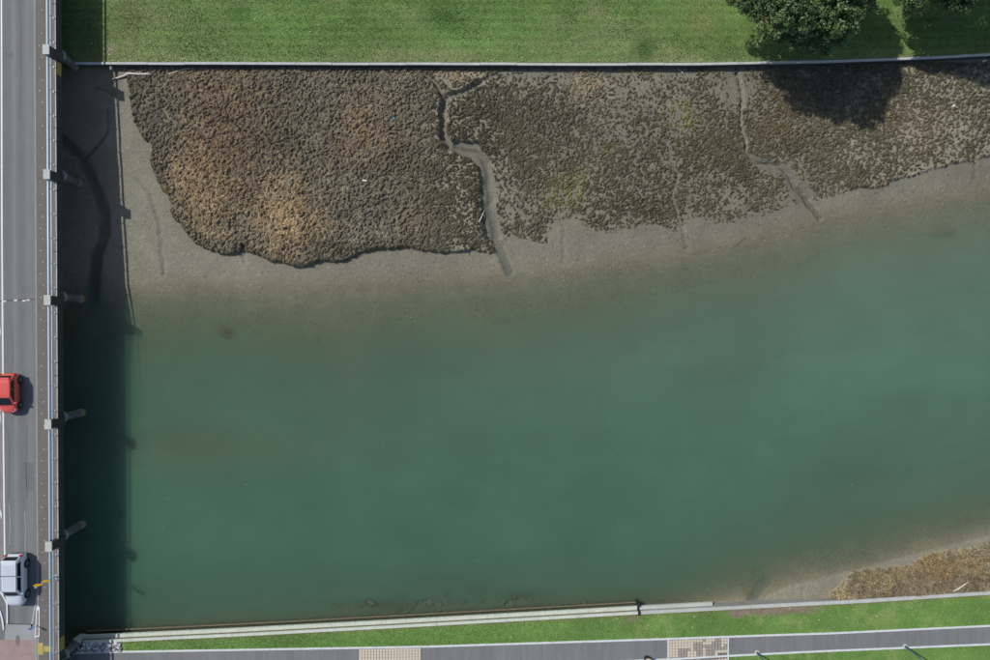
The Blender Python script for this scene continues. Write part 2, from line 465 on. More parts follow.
# ---- water
gx = axis(-56, 56, 0.22, [2, 5, 10, 20, 45, 100, 250, 500]); gy = np.concatenate([np.arange(-32, -22, 0.2), np.arange(-22, 15.01, 0.4)])
X, Y = np.meshgrid(gx, gy); X = X.ravel(); Y = Y.ravel()
dep = np.maximum(-zbed(X, Y), 0)
stones = [(335, 606, 2.2), (344, 607, 1.6), (357, 607, 1.8), (369, 602, 2.4), (373, 604, 1.5), (398, 611, 1.5), (413, 604, 1.6), (416, 601, 1.3), (425, 600, 1.6), (430, 603, 2.4), (438, 605, 2.2), (446, 595, 1.7), (449, 603, 1.3), (462, 602, 2.0), (482, 600, 1.6), (502, 603, 2.6), (514, 598, 2.0), (523, 597, 2.0), (531, 599, 1.6), (402, 607, 1.3), (410, 610, 1.5), (584, 602, 1.6), (680, 602, 1.2), (688, 596, 1.0)]
for a_, b_, r_ in stones:                          # less water over each sunken stone
    p = P(a_, b_, -.15); r_ *= .16
    g_ = np.exp(-(((X - p.x) / r_) ** 2 + ((Y - p.y) / r_) ** 2) ** 2)
    dep = dep * (1 - g_) + np.minimum(dep, 0.32) * g_
px, py = PX(X, 0), PY(Y, 0)
wc = np.array(srgb(76, 109, 87)) * np.ones((len(X), 1))
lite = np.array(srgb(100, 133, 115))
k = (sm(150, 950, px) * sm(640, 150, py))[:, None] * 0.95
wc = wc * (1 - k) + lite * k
def blobs(arr, lst):
    for (cx, cy, rx, ry, colr, w) in lst:
        g_ = (np.exp(-(((px - cx) / rx) ** 2 + ((py - cy) / ry) ** 2)) * w)[:, None]
        arr = arr * (1 - g_) + np.array(colr) * g_
    return arr
wc = blobs(wc, [(900, 250, 150, 60, srgb(108, 138, 118), .5), (350, 340, 25, 70, srgb(110, 122, 104), .25), (190, 450, 120, 16, srgb(96, 108, 84), .45),
                (600, 350, 260, 30, srgb(100, 124, 104), .15), (150, 600, 120, 40, srgb(58, 92, 76), .4), (228, 333, 7, 6, srgb(40, 56, 48), .75), (222, 328, 4, 4, srgb(40, 56, 48), .5), (945, 234, 12, 5, srgb(60, 84, 74), .6), (150, 345, 16, 5, srgb(62, 84, 70), .35), (480, 590, 10, 5, srgb(50, 70, 58), .4), (520, 595, 18, 6, srgb(50, 66, 54), .4), (380, 605, 40, 6, srgb(50, 60, 46), .5),
                (800, 520, 160, 50, srgb(74, 112, 92), .3), (440, 590, 120, 22, srgb(64, 92, 78), .3)])
br = np.exp(-np.maximum(Y - y_bot(X), 0) / 1.3)[:, None] * 0.75 * (1 - sm(14, 24, X))[:, None]
wc = wc * (1 - br) + np.array(srgb(80, 76, 52)) * br
wav = (fbm(X * 0.35, Y, 4.0, 91) - 0.5)[:, None]
wav2 = (fbm(X * 0.6 + Y * .3, Y * 1.6 - X * .15, 1.6, 95) - 0.5)[:, None]
wc = wc * (1 + 0.16 * wav + 0.10 * wav2)
me = np_mesh("water", np.stack([X, Y, np.zeros_like(X)], 1), grid_faces(len(gx), len(gy)), MAT['water'], wc, True, {"depth": dep})
wat = link("water", me); tag(wat, "still murky green tidal river water", "water", kind="structure")

# ---- far ground
g = MB(); g.add([(-900, -900, -3), (900, -900, -3), (900, 900, -3), (-900, 900, -3)], [(0, 1, 2, 3)])
tag(g.build("ground", MAT['earth']), kind="structure")

# ------------------------------------------------------------------ lawns
def lawn(name, X, Y, Zv, nx, ny, north):
    global px, py
    px, py = PX(X, ZL if north else ZS), PY(Y, ZL if north else ZS)
    base = np.array(srgb(108, 135, 75)) * np.ones((len(X), 1))
    n = fbm(X, Y, 4, 41)[:, None]; n_ = fbm(X * 0.25, Y, 0.8, 47, 3)[:, None]
    c = base * (0.80 + 0.4 * n)
    c = c * (0.9 + 0.2 * n_)
    dry = np.array(srgb(136, 142, 98))
    if north:
        st = (0.5 + 0.5 * np.sin(Y * 2 * math.pi / 0.85 + 0.5 * np.sin(X * 0.08) + 2.5 * fbm(X * .1, Y, 2.0, 49)))[:, None]
        c = c * (0.89 + 0.20 * st)
        dw = (Y - y_wallN(X))[:, None]
        d = np.clip(np.exp(-dw / 1.1) * 0.55 + sm(0.5, 0.75, fbm(X * .4, Y, 2.2, 63))[:, None] * 0.45 + (np.exp(-((px - 140) / 60) ** 2) * 0.35)[:, None], 0, 0.85)
        c = c * (1 - d) + dry * (0.85 + 0.3 * n_) * d
        c = blobs(c, [(111, 49, 4.5, 5, srgb(172, 160, 140), .9), (240, 12, 14, 12, srgb(66, 100, 48), .5), (445, 15, 16, 14, srgb(58, 92, 42), .5),
                      (645, 50, 9, 12, srgb(56, 92, 40), .7), (410, 54, 50, 4, srgb(150, 140, 98), .4), (95, 40, 12, 30, srgb(96, 96, 62), .5), (130, 30, 18, 28, srgb(128, 128, 84), .35),
                      (700, 20, 18, 20, srgb(138, 140, 92), .5), (600, 12, 12, 4, srgb(150, 140, 98), .3)])
    else:
        c = c * np.array([0.98, 1.06, 0.95])
        d = sm(0.50, 0.72, fbm(X, Y, 1.5, 67))[:, None] * 0.55 * sm(500, 700, px)[:, None] + sm(0.62, 0.8, fbm(X, Y, 0.8, 69))[:, None] * 0.3
        c = c * (1 - d) + np.array(srgb(140, 158, 96)) * d
        ws = y_wallS(X)
        bare = sm(727, 732, px) * (1 - sm(800, 830, px)) * (1 - sm(0.7, 1.35, (ws - Y) + 0.5 * (fbm(X, Y, 1, 71) - 0.5)))
        bare = np.maximum(bare, np.exp(-(((px - 632) / 6) ** 2 + ((py - 619) / 4) ** 2)) * .8)[:, None]
        c = c * (1 - bare) + np.array(srgb(138, 124, 108)) * (0.85 + 0.3 * n_) * bare
        edge = np.exp(-np.maximum(ws - 0.35 - Y, 0) / 0.12)[:, None] * 0.6
        c = c * (1 - edge) + np.array(srgb(132, 116, 88)) * edge
    return c

gx = axis(-56, 56, 0.25, [2, 5, 10, 20, 45, 100, 250, 500])
tN = np.concatenate([np.arange(0, 10, 0.2), np.array([10, 12, 15, 20, 30, 50, 100, 250, 500])])
X, T = np.meshgrid(gx, tN); X = X.ravel(); T = T.ravel()
Y = y_wallN(X) + 0.30 + T
Zv = ZL + (fbm(X, Y, 2.5, 14) - 0.5) * 0.08
cN = lawn("north", X, Y, Zv, len(gx), len(tN), True)
me = np_mesh("north_lawn", np.stack([X, Y, Zv], 1), grid_faces(len(gx), len(tN)), MAT['grass'], cN, True)
tag(link("lawn", me), "mown green riverside lawn along the top of the picture", "lawn", kind="structure")
tS = np.concatenate([np.arange(0, 10, 0.2), np.array([10, 12, 15, 20, 30, 50, 100, 250, 500])])[::-1]
X2, T2 = np.meshgrid(gx, tS); X2 = X2.ravel(); T2 = T2.ravel()
Y2 = y_wallS(X2) - 0.30 - T2
Z2 = ZS + (fbm(X2, Y2, 2.5, 15) - 0.5) * 0.02
cS = lawn("south", X2, Y2, Z2, len(gx), len(tS), False)
me = np_mesh("south_verge", np.stack([X2, Y2, Z2], 1), grid_faces(len(gx), len(tS)), MAT['grass'], cS, True)
tag(link("verge", me), "strip of short green grass between river wall and footpath", "verge", kind="structure")

# short grass blades over the visible lawns
path_top = curve_y([(-400, 664), (60, 653.5), (120, 652), (420, 647), (660, 639.4), (780, 635), (820, 634), (990, 626), (1060, 622.5), (1400, 606)], ZS)
path_bot = curve_y([(-400, 690), (60, 679), (120, 677.5), (420, 669), (667, 659.2), (728, 655.6), (780, 653), (820, 651), (990, 644), (1060, 641), (1400, 625)], ZS)
def blades(n, north):
    x = rng.uniform(-42.5 if north else -40, 52, n)
    if north:
        y = y_wallN(x) + 0.32 + rng.uniform(0, 8, n); z0 = ZL
    else:
        y = y_wallS(x) - 0.32 - rng.uniform(0, 6.5, n); z0 = ZS
        ok = ((y > path_top(x) + 0.12) | (y < path_bot(x) - 0.12)) & (x > P(125, 640, ZS).x)
        x, y = x[ok], y[ok]
    n = len(x)
    global px, py
    c = lawn("b", x, y, None, 0, 0, north) * rng.uniform(0.65, 1.6, (n, 1)) * (1 + rng.uniform(-.12, .12, (n, 3)))
    h = rng.uniform(0.05, 0.12, n); an = rng.uniform(0, 2 * math.pi, n); w = rng.uniform(0.02, 0.05, n)
    lx = rng.normal(0, 0.06, n); ly = rng.normal(0, 0.06, n)
    zb = np.full(n, z0 - 0.03)
    p0 = np.stack([x - w * np.cos(an), y - w * np.sin(an), zb], 1)
    p1 = np.stack([x + w * np.cos(an), y + w * np.sin(an), zb], 1)
    p2 = np.stack([x + lx, y + ly, zb + 0.03 + h], 1)
    V = np.stack([p0, p1, p2], 1).reshape(-1, 3)
    return np_mesh("grass_blades", V, np.arange(3 * n).reshape(-1, 3), MAT['blade'], np.repeat(c, 3, 0))
tag(link("grass", blades(110000, True)), "short mown grass blades on the northern lawn", "grass", kind="stuff")
tag(link("grass", blades(75000, False)), "short grass blades on the southern verge", "grass", kind="stuff")

# ------------------------------------------------------------------ salt marsh
marshN = W([(60, 40), (126, 55), (130, 81), (132, 100), (134, 122), (141, 137), (153, 149), (150, 163), (158, 183), (168, 196), (173, 214), (182, 228), (190, 241), (202, 249), (218, 254), (231, 256),
            (240, 252), (247, 254), (268, 259), (283, 264), (297, 267), (309, 265), (318, 262), (335, 263), (345, 262), (354, 257), (374, 252), (400, 247), (415, 252), (439, 253), (463, 251), (475, 249),
            (489, 252), (497, 246), (512, 236), (520, 240), (530, 243), (546, 244), (550, 232), (556, 222), (570, 219), (580, 224), (600, 232), (625, 230), (645, 225), (660, 223), (676, 234), (690, 217), (705, 221),
            (725, 222), (745, 218), (765, 214), (780, 209), (790, 203), (805, 200), (820, 200), (835, 195), (850, 191), (880, 187), (905, 179), (940, 170), (975, 163), (990, 157), (1060, 140), (1060, 30)])
marshS = W([(830, 602), (831, 590), (838, 586), (850, 579), (862, 572), (871, 568), (880, 568), (892, 570), (904, 568), (915, 562), (932, 556), (945, 553), (962, 549), (975, 547), (990, 545), (1060, 525), (1060, 602)], 0.5)
CHW = [c_ for i, c_ in enumerate(channels) if i not in (7, 8, 12)]

def gauss(lst):
    v = 0.0
    for cx, cy, rx, ry, w in lst:
        v = v + w * np.exp(-(((px - cx) / rx) ** 2 + ((py - cy) / ry) ** 2))
    return v

def marsh_field(X, Y, south=False):
    global px, py
    px, py = PX(X), PY(Y)
    poly = marshS if south else marshN
    wob = (fbm(X, Y, 1.6, 101, 4) - 0.5) * 0.9
    Xw, Yw = X + wob, Y + (fbm(X, Y, 1.6, 131, 4) - 0.5) * 0.9
    ins = inside(Xw, Yw, poly)
    d, _ = seg_dist(Xw, Yw, poly + [poly[0]])
    sd_ = np.where(ins, d, -d)
    outer = sd_.copy()
    for pts, w0, w1, dp in CHW:
        lo = min(p.x for p in pts) - 4; hi = max(p.x for p in pts) + 4
        m = (X > lo) & (X < hi)
        if south or not m.any(): continue
        wb = (fbm(X[m], Y[m], 1.1, 77, 3) - 0.5) * 0.5
        dc, t = seg_dist(X[m] + wb, Y[m] + wb * .6, pts)
        sd_[m] = np.minimum(sd_[m], dc - (w0 + (w1 - w0) * t) * 0.9)
    west = (1 - sm(400, 470, px)) if not south else np.zeros_like(X)
    # plants grow in a maze of merging clumps: band-limited noise cut at a level set by the density
    wx = X + (fbm(X, Y, 0.8, 201, 3) - 0.5) * 0.35; wy = Y + (fbm(X, Y, 0.8, 231, 3) - 0.5) * 0.35
    def maze(cell, an, st, sd0):
        u = wx * math.cos(an) + wy * math.sin(an); v = (-wx * math.sin(an) + wy * math.cos(an)) * st
        u2 = u * 0.766 + v * 0.643; v2 = -u * 0.643 + v * 0.766
        n_ = vnoise(u, v, cell, sd0) + vnoise(u2, v2, cell * 0.9, sd0 + 3) + 0.55 * (vnoise(u2 + 3.3, v, cell * 0.5, sd0 + 7)) + 0.25 * vnoise(u, v2, cell * 0.27, sd0 + 11)
        return (n_ - 1.4) / 0.33
    nz = maze(0.235, 0.95, 1.3, 301) * west + maze(0.19, 0.8, 1.15, 331) * (1 - west)
    if south:
        D = np.full(X.shape, 0.97)
    else:
        D = 0.80 * west + (1 - west) * 0.60
        D = D + gauss([(880, 150, 70, 30, .12), (780, 130, 50, 40, .12), (715, 150, 35, 35, .10), (570, 220, 18, 40, -.1), (630, 212, 40, 16, .16), (540, 225, 12, 20, .2), (466, 175, 14, 25, .1), (470, 120, 14, 25, .12), (520, 130, 40, 30, .06),
                       (545, 76, 45, 10, -.45), (480, 76, 20, 6, -.2), (735, 90, 15, 18, -.6), (712, 82, 22, 12, -.3), (640, 84, 45, 12, -.2), (505, 195, 14, 30, -.28), (500, 165, 8, 14, -.3),
                       (735, 200, 40, 12, -.25), (800, 195, 15, 12, -.35), (690, 200, 10, 20, -.3), (555, 240, 14, 20, -.5), (150, 105, 10, 12, -.25), (142, 120, 6, 30, -.2),
                       (335, 80, 70, 8, -.22), (190, 73, 30, 6, -.3), (850, 195, 30, 8, -.2), (960, 130, 16, 16, -.12), (910, 90, 20, 20, -.12), (208, 185, 30, 36, .10), (290, 218, 32, 34, .10)])
        vein = np.exp(-((fbm(X, Y, 2.2, 451, 3) - 0.5) / 0.028) ** 2)
        D = D - vein * np.clip(gauss([(338, 225, 26, 40, .55), (425, 185, 45, 25, .45), (405, 110, 40, 30, .35), (160, 110, 20, 25, .45), (480, 130, 30, 20, .3), (600, 150, 90, 60, .18), (860, 170, 60, 20, .3)]), 0, .6)
    D = D - 0.30 * (1 - sm(0.0, 1.1, outer)) * (1 - 0.55 * west)
    D = D + (fbm(X, Y, 1.8, 401, 3) - 0.5) * 0.55 * (1 - 0.75 * west) + (fbm(X, Y, 6.0, 421, 3) - 0.5) * 0.75 * (1 - 0.8 * west)
    thr = 2.9 * (0.5 - D) - 0.9 * np.maximum(D - 0.8, 0)
    pres = sm(thr - 0.12, thr + 0.28, nz)
    k = np.clip((nz - thr) / 2.6, 0, 1.3) ** 0.6
    rr = vnoise(wx, wy, 0.33, 471) * 0.6 + vnoise(wx, wy, 0.13, 473) * 0.4
    amp = (0.17 * west + 0.12 * (1 - west)) * (0.6 + 0.8 * vnoise(X, Y, 0.9, 477))
    if not south:
        plat = 0.38 * (1 - sm(470, 500, px)) * sm(0.0, 0.30, sd_) + 0.20 * sm(830, 870, px) * sm(0, .3, sd_) + 0.03 * sm(0, .3, sd_)
        plat = plat + gauss([(205, 188, 30, 38, .42), (290, 222, 34, 34, .50), (440, 232, 40, 18, .15), (230, 100, 50, 30, .2), (380, 135, 40, 40, .18), (592, 92, 14, 14, .25)])
        plat = plat * sm(0.1, 1.3, y_wallN(X) - Y)
    else:
        plat = 0.22 * sm(0, .5, sd_) + 0.2 * fbm(X, Y, 2.0, 501)
    fine = (fbm(X, Y, 0.20, 411, 2) - 0.5)
    hgt = pres * (0.02 + amp * k + 0.10 * fine)
    mudz = zbed(X, Y)
    inn = sm(-0.02, 0.10, sd_)
    z = mudz + plat * sm(-0.02, 0.12, sd_) + hgt * inn - 0.05 * (1 - inn * pres)
    # where no plant stands on the platform bare mud remains
    return z, outer, pres * inn, rr, west, sd_, mudz

def marsh_colour(X, Y, pres, rr, west, south, sd_):
    global px, py
    px = px + (fbm(X, Y, 3.5, 621, 4) - 0.5) * 36 + (vnoise(X, Y, 0.5, 623) - 0.5) * 12
    py = py + (fbm(X, Y, 3.5, 631, 4) - 0.5) * 30 + (vnoise(X, Y, 0.5, 633) - 0.5) * 12
    n = fbm(X, Y, 3.0, 611)[:, None]
    if south:
        c = np.array(srgb(138, 128, 104)) * np.ones((len(X), 1))
        c = blobs(c, [(930, 570, 34, 12, srgb(150, 126, 90), .85), (880, 578, 30, 8, srgb(150, 132, 98), .7), (975, 565, 22, 14, srgb(142, 126, 92), .7), (840, 588, 10, 8, srgb(165, 150, 110), .8), (910, 588, 50, 5, srgb(132, 116, 94), .8), (980, 585, 20, 6, srgb(96, 84, 66), .7)])
    else:
        w = west[:, None]
        c = np.array(srgb(138, 131, 112)) * w + np.array(srgb(102, 98, 80)) * (1 - w)
        tan = srgb(184, 158, 120); brown = srgb(152, 130, 102); olive = srgb(88, 85, 66); yel = srgb(148, 138, 82); pale = srgb(150, 140, 120)
        c = blobs(c, [(225, 130, 60, 55, brown, .6), (250, 190, 70, 40, brown, .5), (204, 190, 30, 40, tan, .9), (288, 222, 36, 36, tan, .85), (235, 95, 45, 28, brown, .7), (228, 150, 30, 30, brown, .6), (372, 128, 30, 36, brown, .85), (345, 150, 20, 20, brown, .6), (300, 130, 50, 40, srgb(114, 102, 84), .5),
                      (412, 222, 22, 18, brown, .6), (400, 165, 40, 30, srgb(104, 96, 74), .5), (475, 190, 14, 40, olive, .7), (440, 195, 25, 25, olive, .4), (440, 110, 25, 30, olive, .5), (340, 250, 30, 10, olive, .8), (450, 80, 18, 10, tan, .5),
                      (592, 88, 15, 14, srgb(184, 168, 136), .95), (600, 105, 22, 18, srgb(136, 122, 102), .6), (645, 72, 28, 4, srgb(168, 150, 116), .7), (685, 115, 16, 14, yel, .75), (572, 190, 16, 12, yel, .75), (555, 200, 14, 10, yel, .6), (605, 152, 8, 6, srgb(130, 116, 80), .6), (582, 175, 30, 20, yel, .3),
                      (630, 205, 60, 20, olive, .5), (710, 150, 40, 30, srgb(100, 90, 64), .5), (780, 120, 40, 40, srgb(112, 98, 72), .6), (860, 155, 60, 25, srgb(118, 110, 84), .6), (910, 125, 45, 28, srgb(128, 112, 90), .6), (945, 165, 40, 14, srgb(90, 88, 60), .6),
                      (160, 130, 14, 40, srgb(116, 110, 96), .6), (320, 80, 90, 14, srgb(128, 122, 106), .6), (190, 78, 40, 8, brown, .5)])
    if not south:                          # weedy dark scarp at the outer rim
        rim = (np.exp(-np.maximum(sd_, 0) / 0.55) * np.maximum(1 - sm(470, 500, px), sm(830, 880, px)) * 0.75)[:, None]
        c = c * (1 - rim) + np.array(srgb(74, 71, 54)) * rim
    # broken-up patches and plant-to-plant variation
    c = c * (0.80 + 0.40 * n) * (0.62 + 0.80 * rr)[:, None]
    hue = (vnoise(X, Y, 0.5, 613) - 0.5)[:, None]
    c = c * (1 + hue * np.array([0.07, 0.0, -0.08]))
    w = west[:, None]
    mudc = (np.array(srgb(152, 144, 123)) * (1 - w) + np.array(srgb(124, 116, 99)) * w) * (0.85 + 0.3 * n)
    p = pres[:, None]
    return np.clip(c * p + mudc * (1 - p), 0.01, 0.9)

def build_marsh(x0, x1, y0, y1, step, south, nm, label):
    gx = np.arange(x0, x1, step); gy = np.arange(y0, y1, step)
    X, Y = np.meshgrid(gx, gy); X = X.ravel(); Y = Y.ravel()
    X = X + rng.uniform(-.3, .3, len(X)) * step; Y = Y + rng.uniform(-.3, .3, len(Y)) * step
    z, sd_, pres, rr, west, k, mz = marsh_field(X, Y, south)
    if south: keep = (k > -0.25) & (Y > y_wallS(X) - 0.02)
    else: keep = (k > -0.25) & (Y < y_wallN(X) + 0.02)
    c = marsh_colour(X, Y, pres, rr, west, south, k)
    V = np.stack([X, Y, z], 1)
    Fc = grid_faces(len(gx), len(gy), keep)
    Fc = Fc[keep[Fc].all(1)]
    V, Fc, c2 = compact(V, Fc, c)
    o = link(nm, np_mesh(nm, V, Fc, MAT['marsh'], c2, False))
    tag(o, label, "salt marsh", kind="stuff")
    return X, Y, z, sd_, pres, keep, c

def sprigs(src, n, nm, label, size):
    X, Y, z, sd_, pres, keep, c = src
    idx = np.nonzero(keep & (pres > 0.4))[0]
    idx = rng.choice(idx, n)
    n = len(idx)
    x = X[idx] + rng.uniform(-.05, .05, n); y = Y[idx] + rng.uniform(-.05, .05, n); zz = z[idx]
    an = rng.uniform(0, 2 * math.pi, n); el = rng.uniform(0.1, 1.2, n); ln = rng.uniform(0.5, 1.3, n) * size; w = ln * rng.uniform(0.15, 0.4, n)
    dx, dy, dz = np.cos(an) * np.cos(el), np.sin(an) * np.cos(el), np.sin(el)
    p0 = np.stack([x - np.sin(an) * w, y + np.cos(an) * w, zz], 1)
    p1 = np.stack([x + np.sin(an) * w, y - np.cos(an) * w, zz], 1)
    p2 = np.stack([x + dx * ln, y + dy * ln, zz + dz * ln], 1)
    V = np.stack([p0, p1, p2], 1).reshape(-1, 3)
    cc = c[idx] * rng.choice([0.55, 0.8, 1.0, 1.25, 1.6], n, p=[.2, .25, .25, .2, .1])[:, None]
    o = link(nm, np_mesh(nm, V, np.arange(3 * n).reshape(-1, 3), MAT['twig'], np.repeat(np.clip(cc, 0, .9), 3, 0)))
    tag(o, label, "sprigs", kind="stuff")

srcN = build_marsh(-37.5, 52, 5.2, 26.4, 0.062, False, "salt_marsh", "clumpy brown salt marsh mat covering the northern mudbank")
sprigs(srcN, 300000, "marsh_sprigs", "dry twigs and leaves standing up from the northern salt marsh", 0.10)
srcS = build_marsh(32.5, 52, -27.6, -19.5, 0.08, True, "rushes", "tan and orange rush marsh beside the southern river wall")
sprigs(srcS, 45000, "rush_blades", "dry tan rush blades on the southern bank", 0.15)

# ------------------------------------------------------------------ the bridge
def bx(u, y): return u - 0.0053 * y                # the bridge runs very slightly askew
def BP(u, y, z): return Vector((bx(u, y), y, z))
YB0, YB1 = -62.0, 62.0
ZD = 4.45
edge = -40.74
bridge = empty("road_bridge", (-45.5, 0, 0))
tag(bridge, "concrete road bridge with pale blue railing along the left edge of the picture", "bridge")
def beam(name, u0, u1, z0, z1, mat, y0=YB0, y1=YB1, parent=bridge):
    m = MB(); m.hexa([BP(u0, y0, z0), BP(u1, y0, z0), BP(u1, y1, z0), BP(u0, y1, z0), BP(u0, y0, z1), BP(u1, y0, z1), BP(u1, y1, z1), BP(u0, y1, z1)])
    return m.build(name, mat, parent)
UL = -50.6
beam("deck", UL + .3, edge - 0.30, 3.95, ZD - 0.012, MAT['conc'])
for s_ in range(int((YB1 - YB0) / 11.55)):
    ya = YB0 + s_ * 11.55 + 0.02; yb = ya + 11.50
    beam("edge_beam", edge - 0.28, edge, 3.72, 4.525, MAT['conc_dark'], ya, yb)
    beam("coping", edge - 0.30, edge + 0.02, 4.527, 4.585, MAT['conc_brown'], ya, yb)
    beam("drip_edge", edge - 0.06, edge + 0.03, 4.588, 4.61, MAT['conc_pale'], ya, yb)
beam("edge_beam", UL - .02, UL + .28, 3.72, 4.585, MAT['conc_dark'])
for u in (-42.6, -44.6, -46.6, -48.6):
    beam("girder", u - .25, u + .25, 3.3, 3.945, MAT['conc'])
# raised footway
FW = -42.64
beam("footway", FW, edge - 0.305, ZD - 0.01, ZD + 0.115, MAT['footway'])
beam("footway", UL + 0.305, UL + 1.9, ZD - 0.01, ZD + 0.115, MAT['footway'])
beam("kerb", FW - 0.12, FW - 0.003, ZD - 0.01, ZD + 0.108, MAT['conc'])
# two staggered rows of little pale studs in the footway
st = MB()
for k_ in range(8):
    a0 = 2 * math.pi * k_ / 8
st.ring_loft([[(math.cos(2 * math.pi * k_ / 8) * r_, math.sin(2 * math.pi * k_ / 8) * r_, z_) for k_ in range(8)] for r_, z_ in ((0.055, 0), (0.055, 0.012), (0.035, 0.02))], False, True)
stm = st.mesh("stud", MAT['conc_pale'])
y = -31.5; i = 0
while y < 31.5:
    u = -42.25 if i % 2 == 0 else -42.02
    if random.random() > 0.12:
        p = BP(u + random.uniform(-.02, .02), y, ZD + 0.116) - bridge.location
        link("stud", stm, bridge, p)
    y += 1.08 + random.uniform(-.08, .08); i += 1
# railing
ur = -40.95
for nm, zz, rad in (("top_rail", 5.42, 0.085), ("mid_rail", 4.98, 0.05)):
    m = MB(); m.tube([BP(ur, YB0, zz), BP(ur, YB1, zz)], rad, 12); m.build(nm, MAT['rail'], bridge, smooth=True)
m = MB(); m.box(-0.06, 0.06, -0.07, 0.07, 0, 0.015); m.tube([(0, 0, 0.01), (0, 0, 0.84)], 0.038, 8); postm = m.mesh("rail_post", MAT['rail'], smooth=False)
pil_y = [P(47, v_, 5.78).y for v_ in (49 - 125.2, 49, 174, 300, 424.5, 547, 671)]
for a_, b_ in zip(pil_y[:-1], pil_y[1:]):
    for t_ in (0.1, 0.3, 0.5, 0.7, 0.9):
        yy = a_ + (b_ - a_) * t_
        link("rail_post", postm, bridge, BP(ur, yy, 4.586) - bridge.location)
# pilasters and piers
for yy in pil_y:
    m = MB()
    x0, x1 = bx(-41.12, yy), bx(-40.60, yy)
    m.box(x0, x1, yy - .40, yy + .40, 3.70, 5.66)
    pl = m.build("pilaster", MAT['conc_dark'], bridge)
    m = MB(); m.box(x0 - .04, x1 + .04, yy - .45, yy + .45, 5.662, 5.78); m.build("pilaster_cap", MAT['conc_pale'], pl)
    yp = yy + 0.38
    for side, uc in ((1, -41.02), (-1, -50.2)):
        xc = bx(uc, yp)
        zb = float(zbed(np.array([xc]), np.array([yp]))[0]) - 0.6 if yp < 26 and yp > -30 else ZL - 0.3
        def ring(cx, cy, r, z, n=24): return [(cx + r * math.cos(2 * math.pi * k_ / n), cy + r * math.sin(2 * math.pi * k_ / n), z) for k_ in range(n)]
        zt = 3.50
        lean = lambda z: -0.32 * side * (zt - z) / 3.5
        m = MB(); m.ring_loft([ring(xc + lean(z_), yp, .37, z_) for z_ in (zb, 0.0, 1.0, 2.2, zt)])
        co = m.build("pier_column", MAT['conc_pier'], bridge, smooth=True)
        m = MB(); m.ring_loft([ring(xc + lean(z_), yp, .395, z_) for z_ in (max(zb, -1.5), 0.2, 0.85)]); m.build("tide_band", MAT['weed'], co, smooth=True)
        m = MB(); m.ring_loft([ring(xc, yp, .38, 3.2), ring(xc, yp, .54, 3.5), ring(xc, yp, .54, 3.695), ring(xc, yp, .50, 3.715)]); m.build("capital", MAT['conc'], bridge)
    m = MB(); m.box(bx(-49.7, yp), bx(-41.5, yp), yp - .45, yp + .45, 2.5, 3.295); m.build("crosshead", MAT['conc'], bridge)
# yellow panels on the outer face
for py_, hh in ((69, 1.2), (643.5, 1.25)):
    yy = P(59, py_, 4.2).y
    m = MB(); m.box(bx(edge + .004, yy), bx(edge + .04, yy), yy - hh / 2, yy + hh / 2, 3.86, 4.5); m.build("warning_panel", MAT['yellow_old'], bridge)

# carriageway on the bridge
gx = np.arange(UL + 1.9, FW - 0.121, 0.085); gx[-1] = FW - 0.121
gy = np.arange(YB0, YB1 + .1, 1.0)
U, Y = np.meshgrid(gx, gy); U = U.ravel(); Y = Y.ravel()
c = np.array(srgb(118, 119, 118)) * np.ones((len(U), 1))
band = lambda u0, w: np.exp(-((U - u0) / w) ** 2)[:, None]
wear = 0.20 * band(-44.75, .2) + 0.14 * band(-43.4, .3) + 0.22 * band(-42.85, .10) - 0.07 * band(-45.5, .4) - 0.07 * band(-44.1, .3)
c = c * (1 + wear) * (0.97 + 0.06 * fbm(U, Y * .2, 1.0, 811)[:, None])
south_tone = sm(-12, -22, Y)[:, None]  # road colour blends slightly to a warmer grey towards the south end
c = c * (1 - 0.10 * south_tone) + np.array(srgb(118, 116, 110)) * 0.10 * south_tone
V = np.stack([bx(U, Y), Y, np.full(len(U), ZD)], 1)
road = link("road", np_mesh("road", V, grid_faces(len(gx), len(gy)), MAT['asphalt'], c))
tag(road, kind="structure")
def strip(name, pts, w, mat, z, parent=road, thick=0.0):
    """flat painted strip along pixel points"""
    q = [P(a_, b_, z) for a_, b_ in pts]; m = MB(); L_, R_ = [], []
    for i_, p in enumerate(q):
        d = (q[min(i_ + 1, len(q) - 1)] - q[max(i_ - 1, 0)]).normalized(); n_ = Vector((-d.y, d.x, 0)) * w / 2
        L_.append(p + n_); R_.append(p - n_)
    for i_ in range(len(q) - 1):
        if thick:
            dn = Vector((0, 0, -thick)); m.hexa([R_[i_] + dn, R_[i_ + 1] + dn, L_[i_ + 1] + dn, L_[i_] + dn, R_[i_], R_[i_ + 1], L_[i_ + 1], L_[i_]])
        else: m.add([R_[i_], R_[i_ + 1], L_[i_ + 1], L_[i_]], [(0, 1, 2, 3)])
    return m.build(name, mat, parent)
def patch(name, pts, mat, z, parent=road):
    m = MB(); m.add([P(a_, b_, z) for a_, b_ in pts], [tuple(range(len(pts)))[::-1]]); return m.build(name, mat, parent)
z4 = ZD + 0.004; z8 = ZD + 0.008; z12 = ZD + 0.012
patch("median_surfacing", [(-9, -5), (0.6, -5), (3.6, 590), (-6, 590)], MAT['median'], z4)
strip("lane_line", [(1.4, -10), (1.9, 220), (2.6, 330), (3.4, 440), (4.6, 555)], 0.14, MAT['paint'], z8)
strip("lane_line", [(-11, -10), (-10, 330), (-8, 555)], 0.14, MAT['paint'], z8)
patch("median_chevron", [(-8, 500), (-2, 508), (1.5, 520), (1.5, 514), (-2, 502), (-8, 494)], MAT['paint'], z8)
patch("median_chevron", [(-8, 398), (-2, 408), (0.5, 424), (0.5, 416), (-2, 402), (-8, 390)], MAT['paint'], z8)
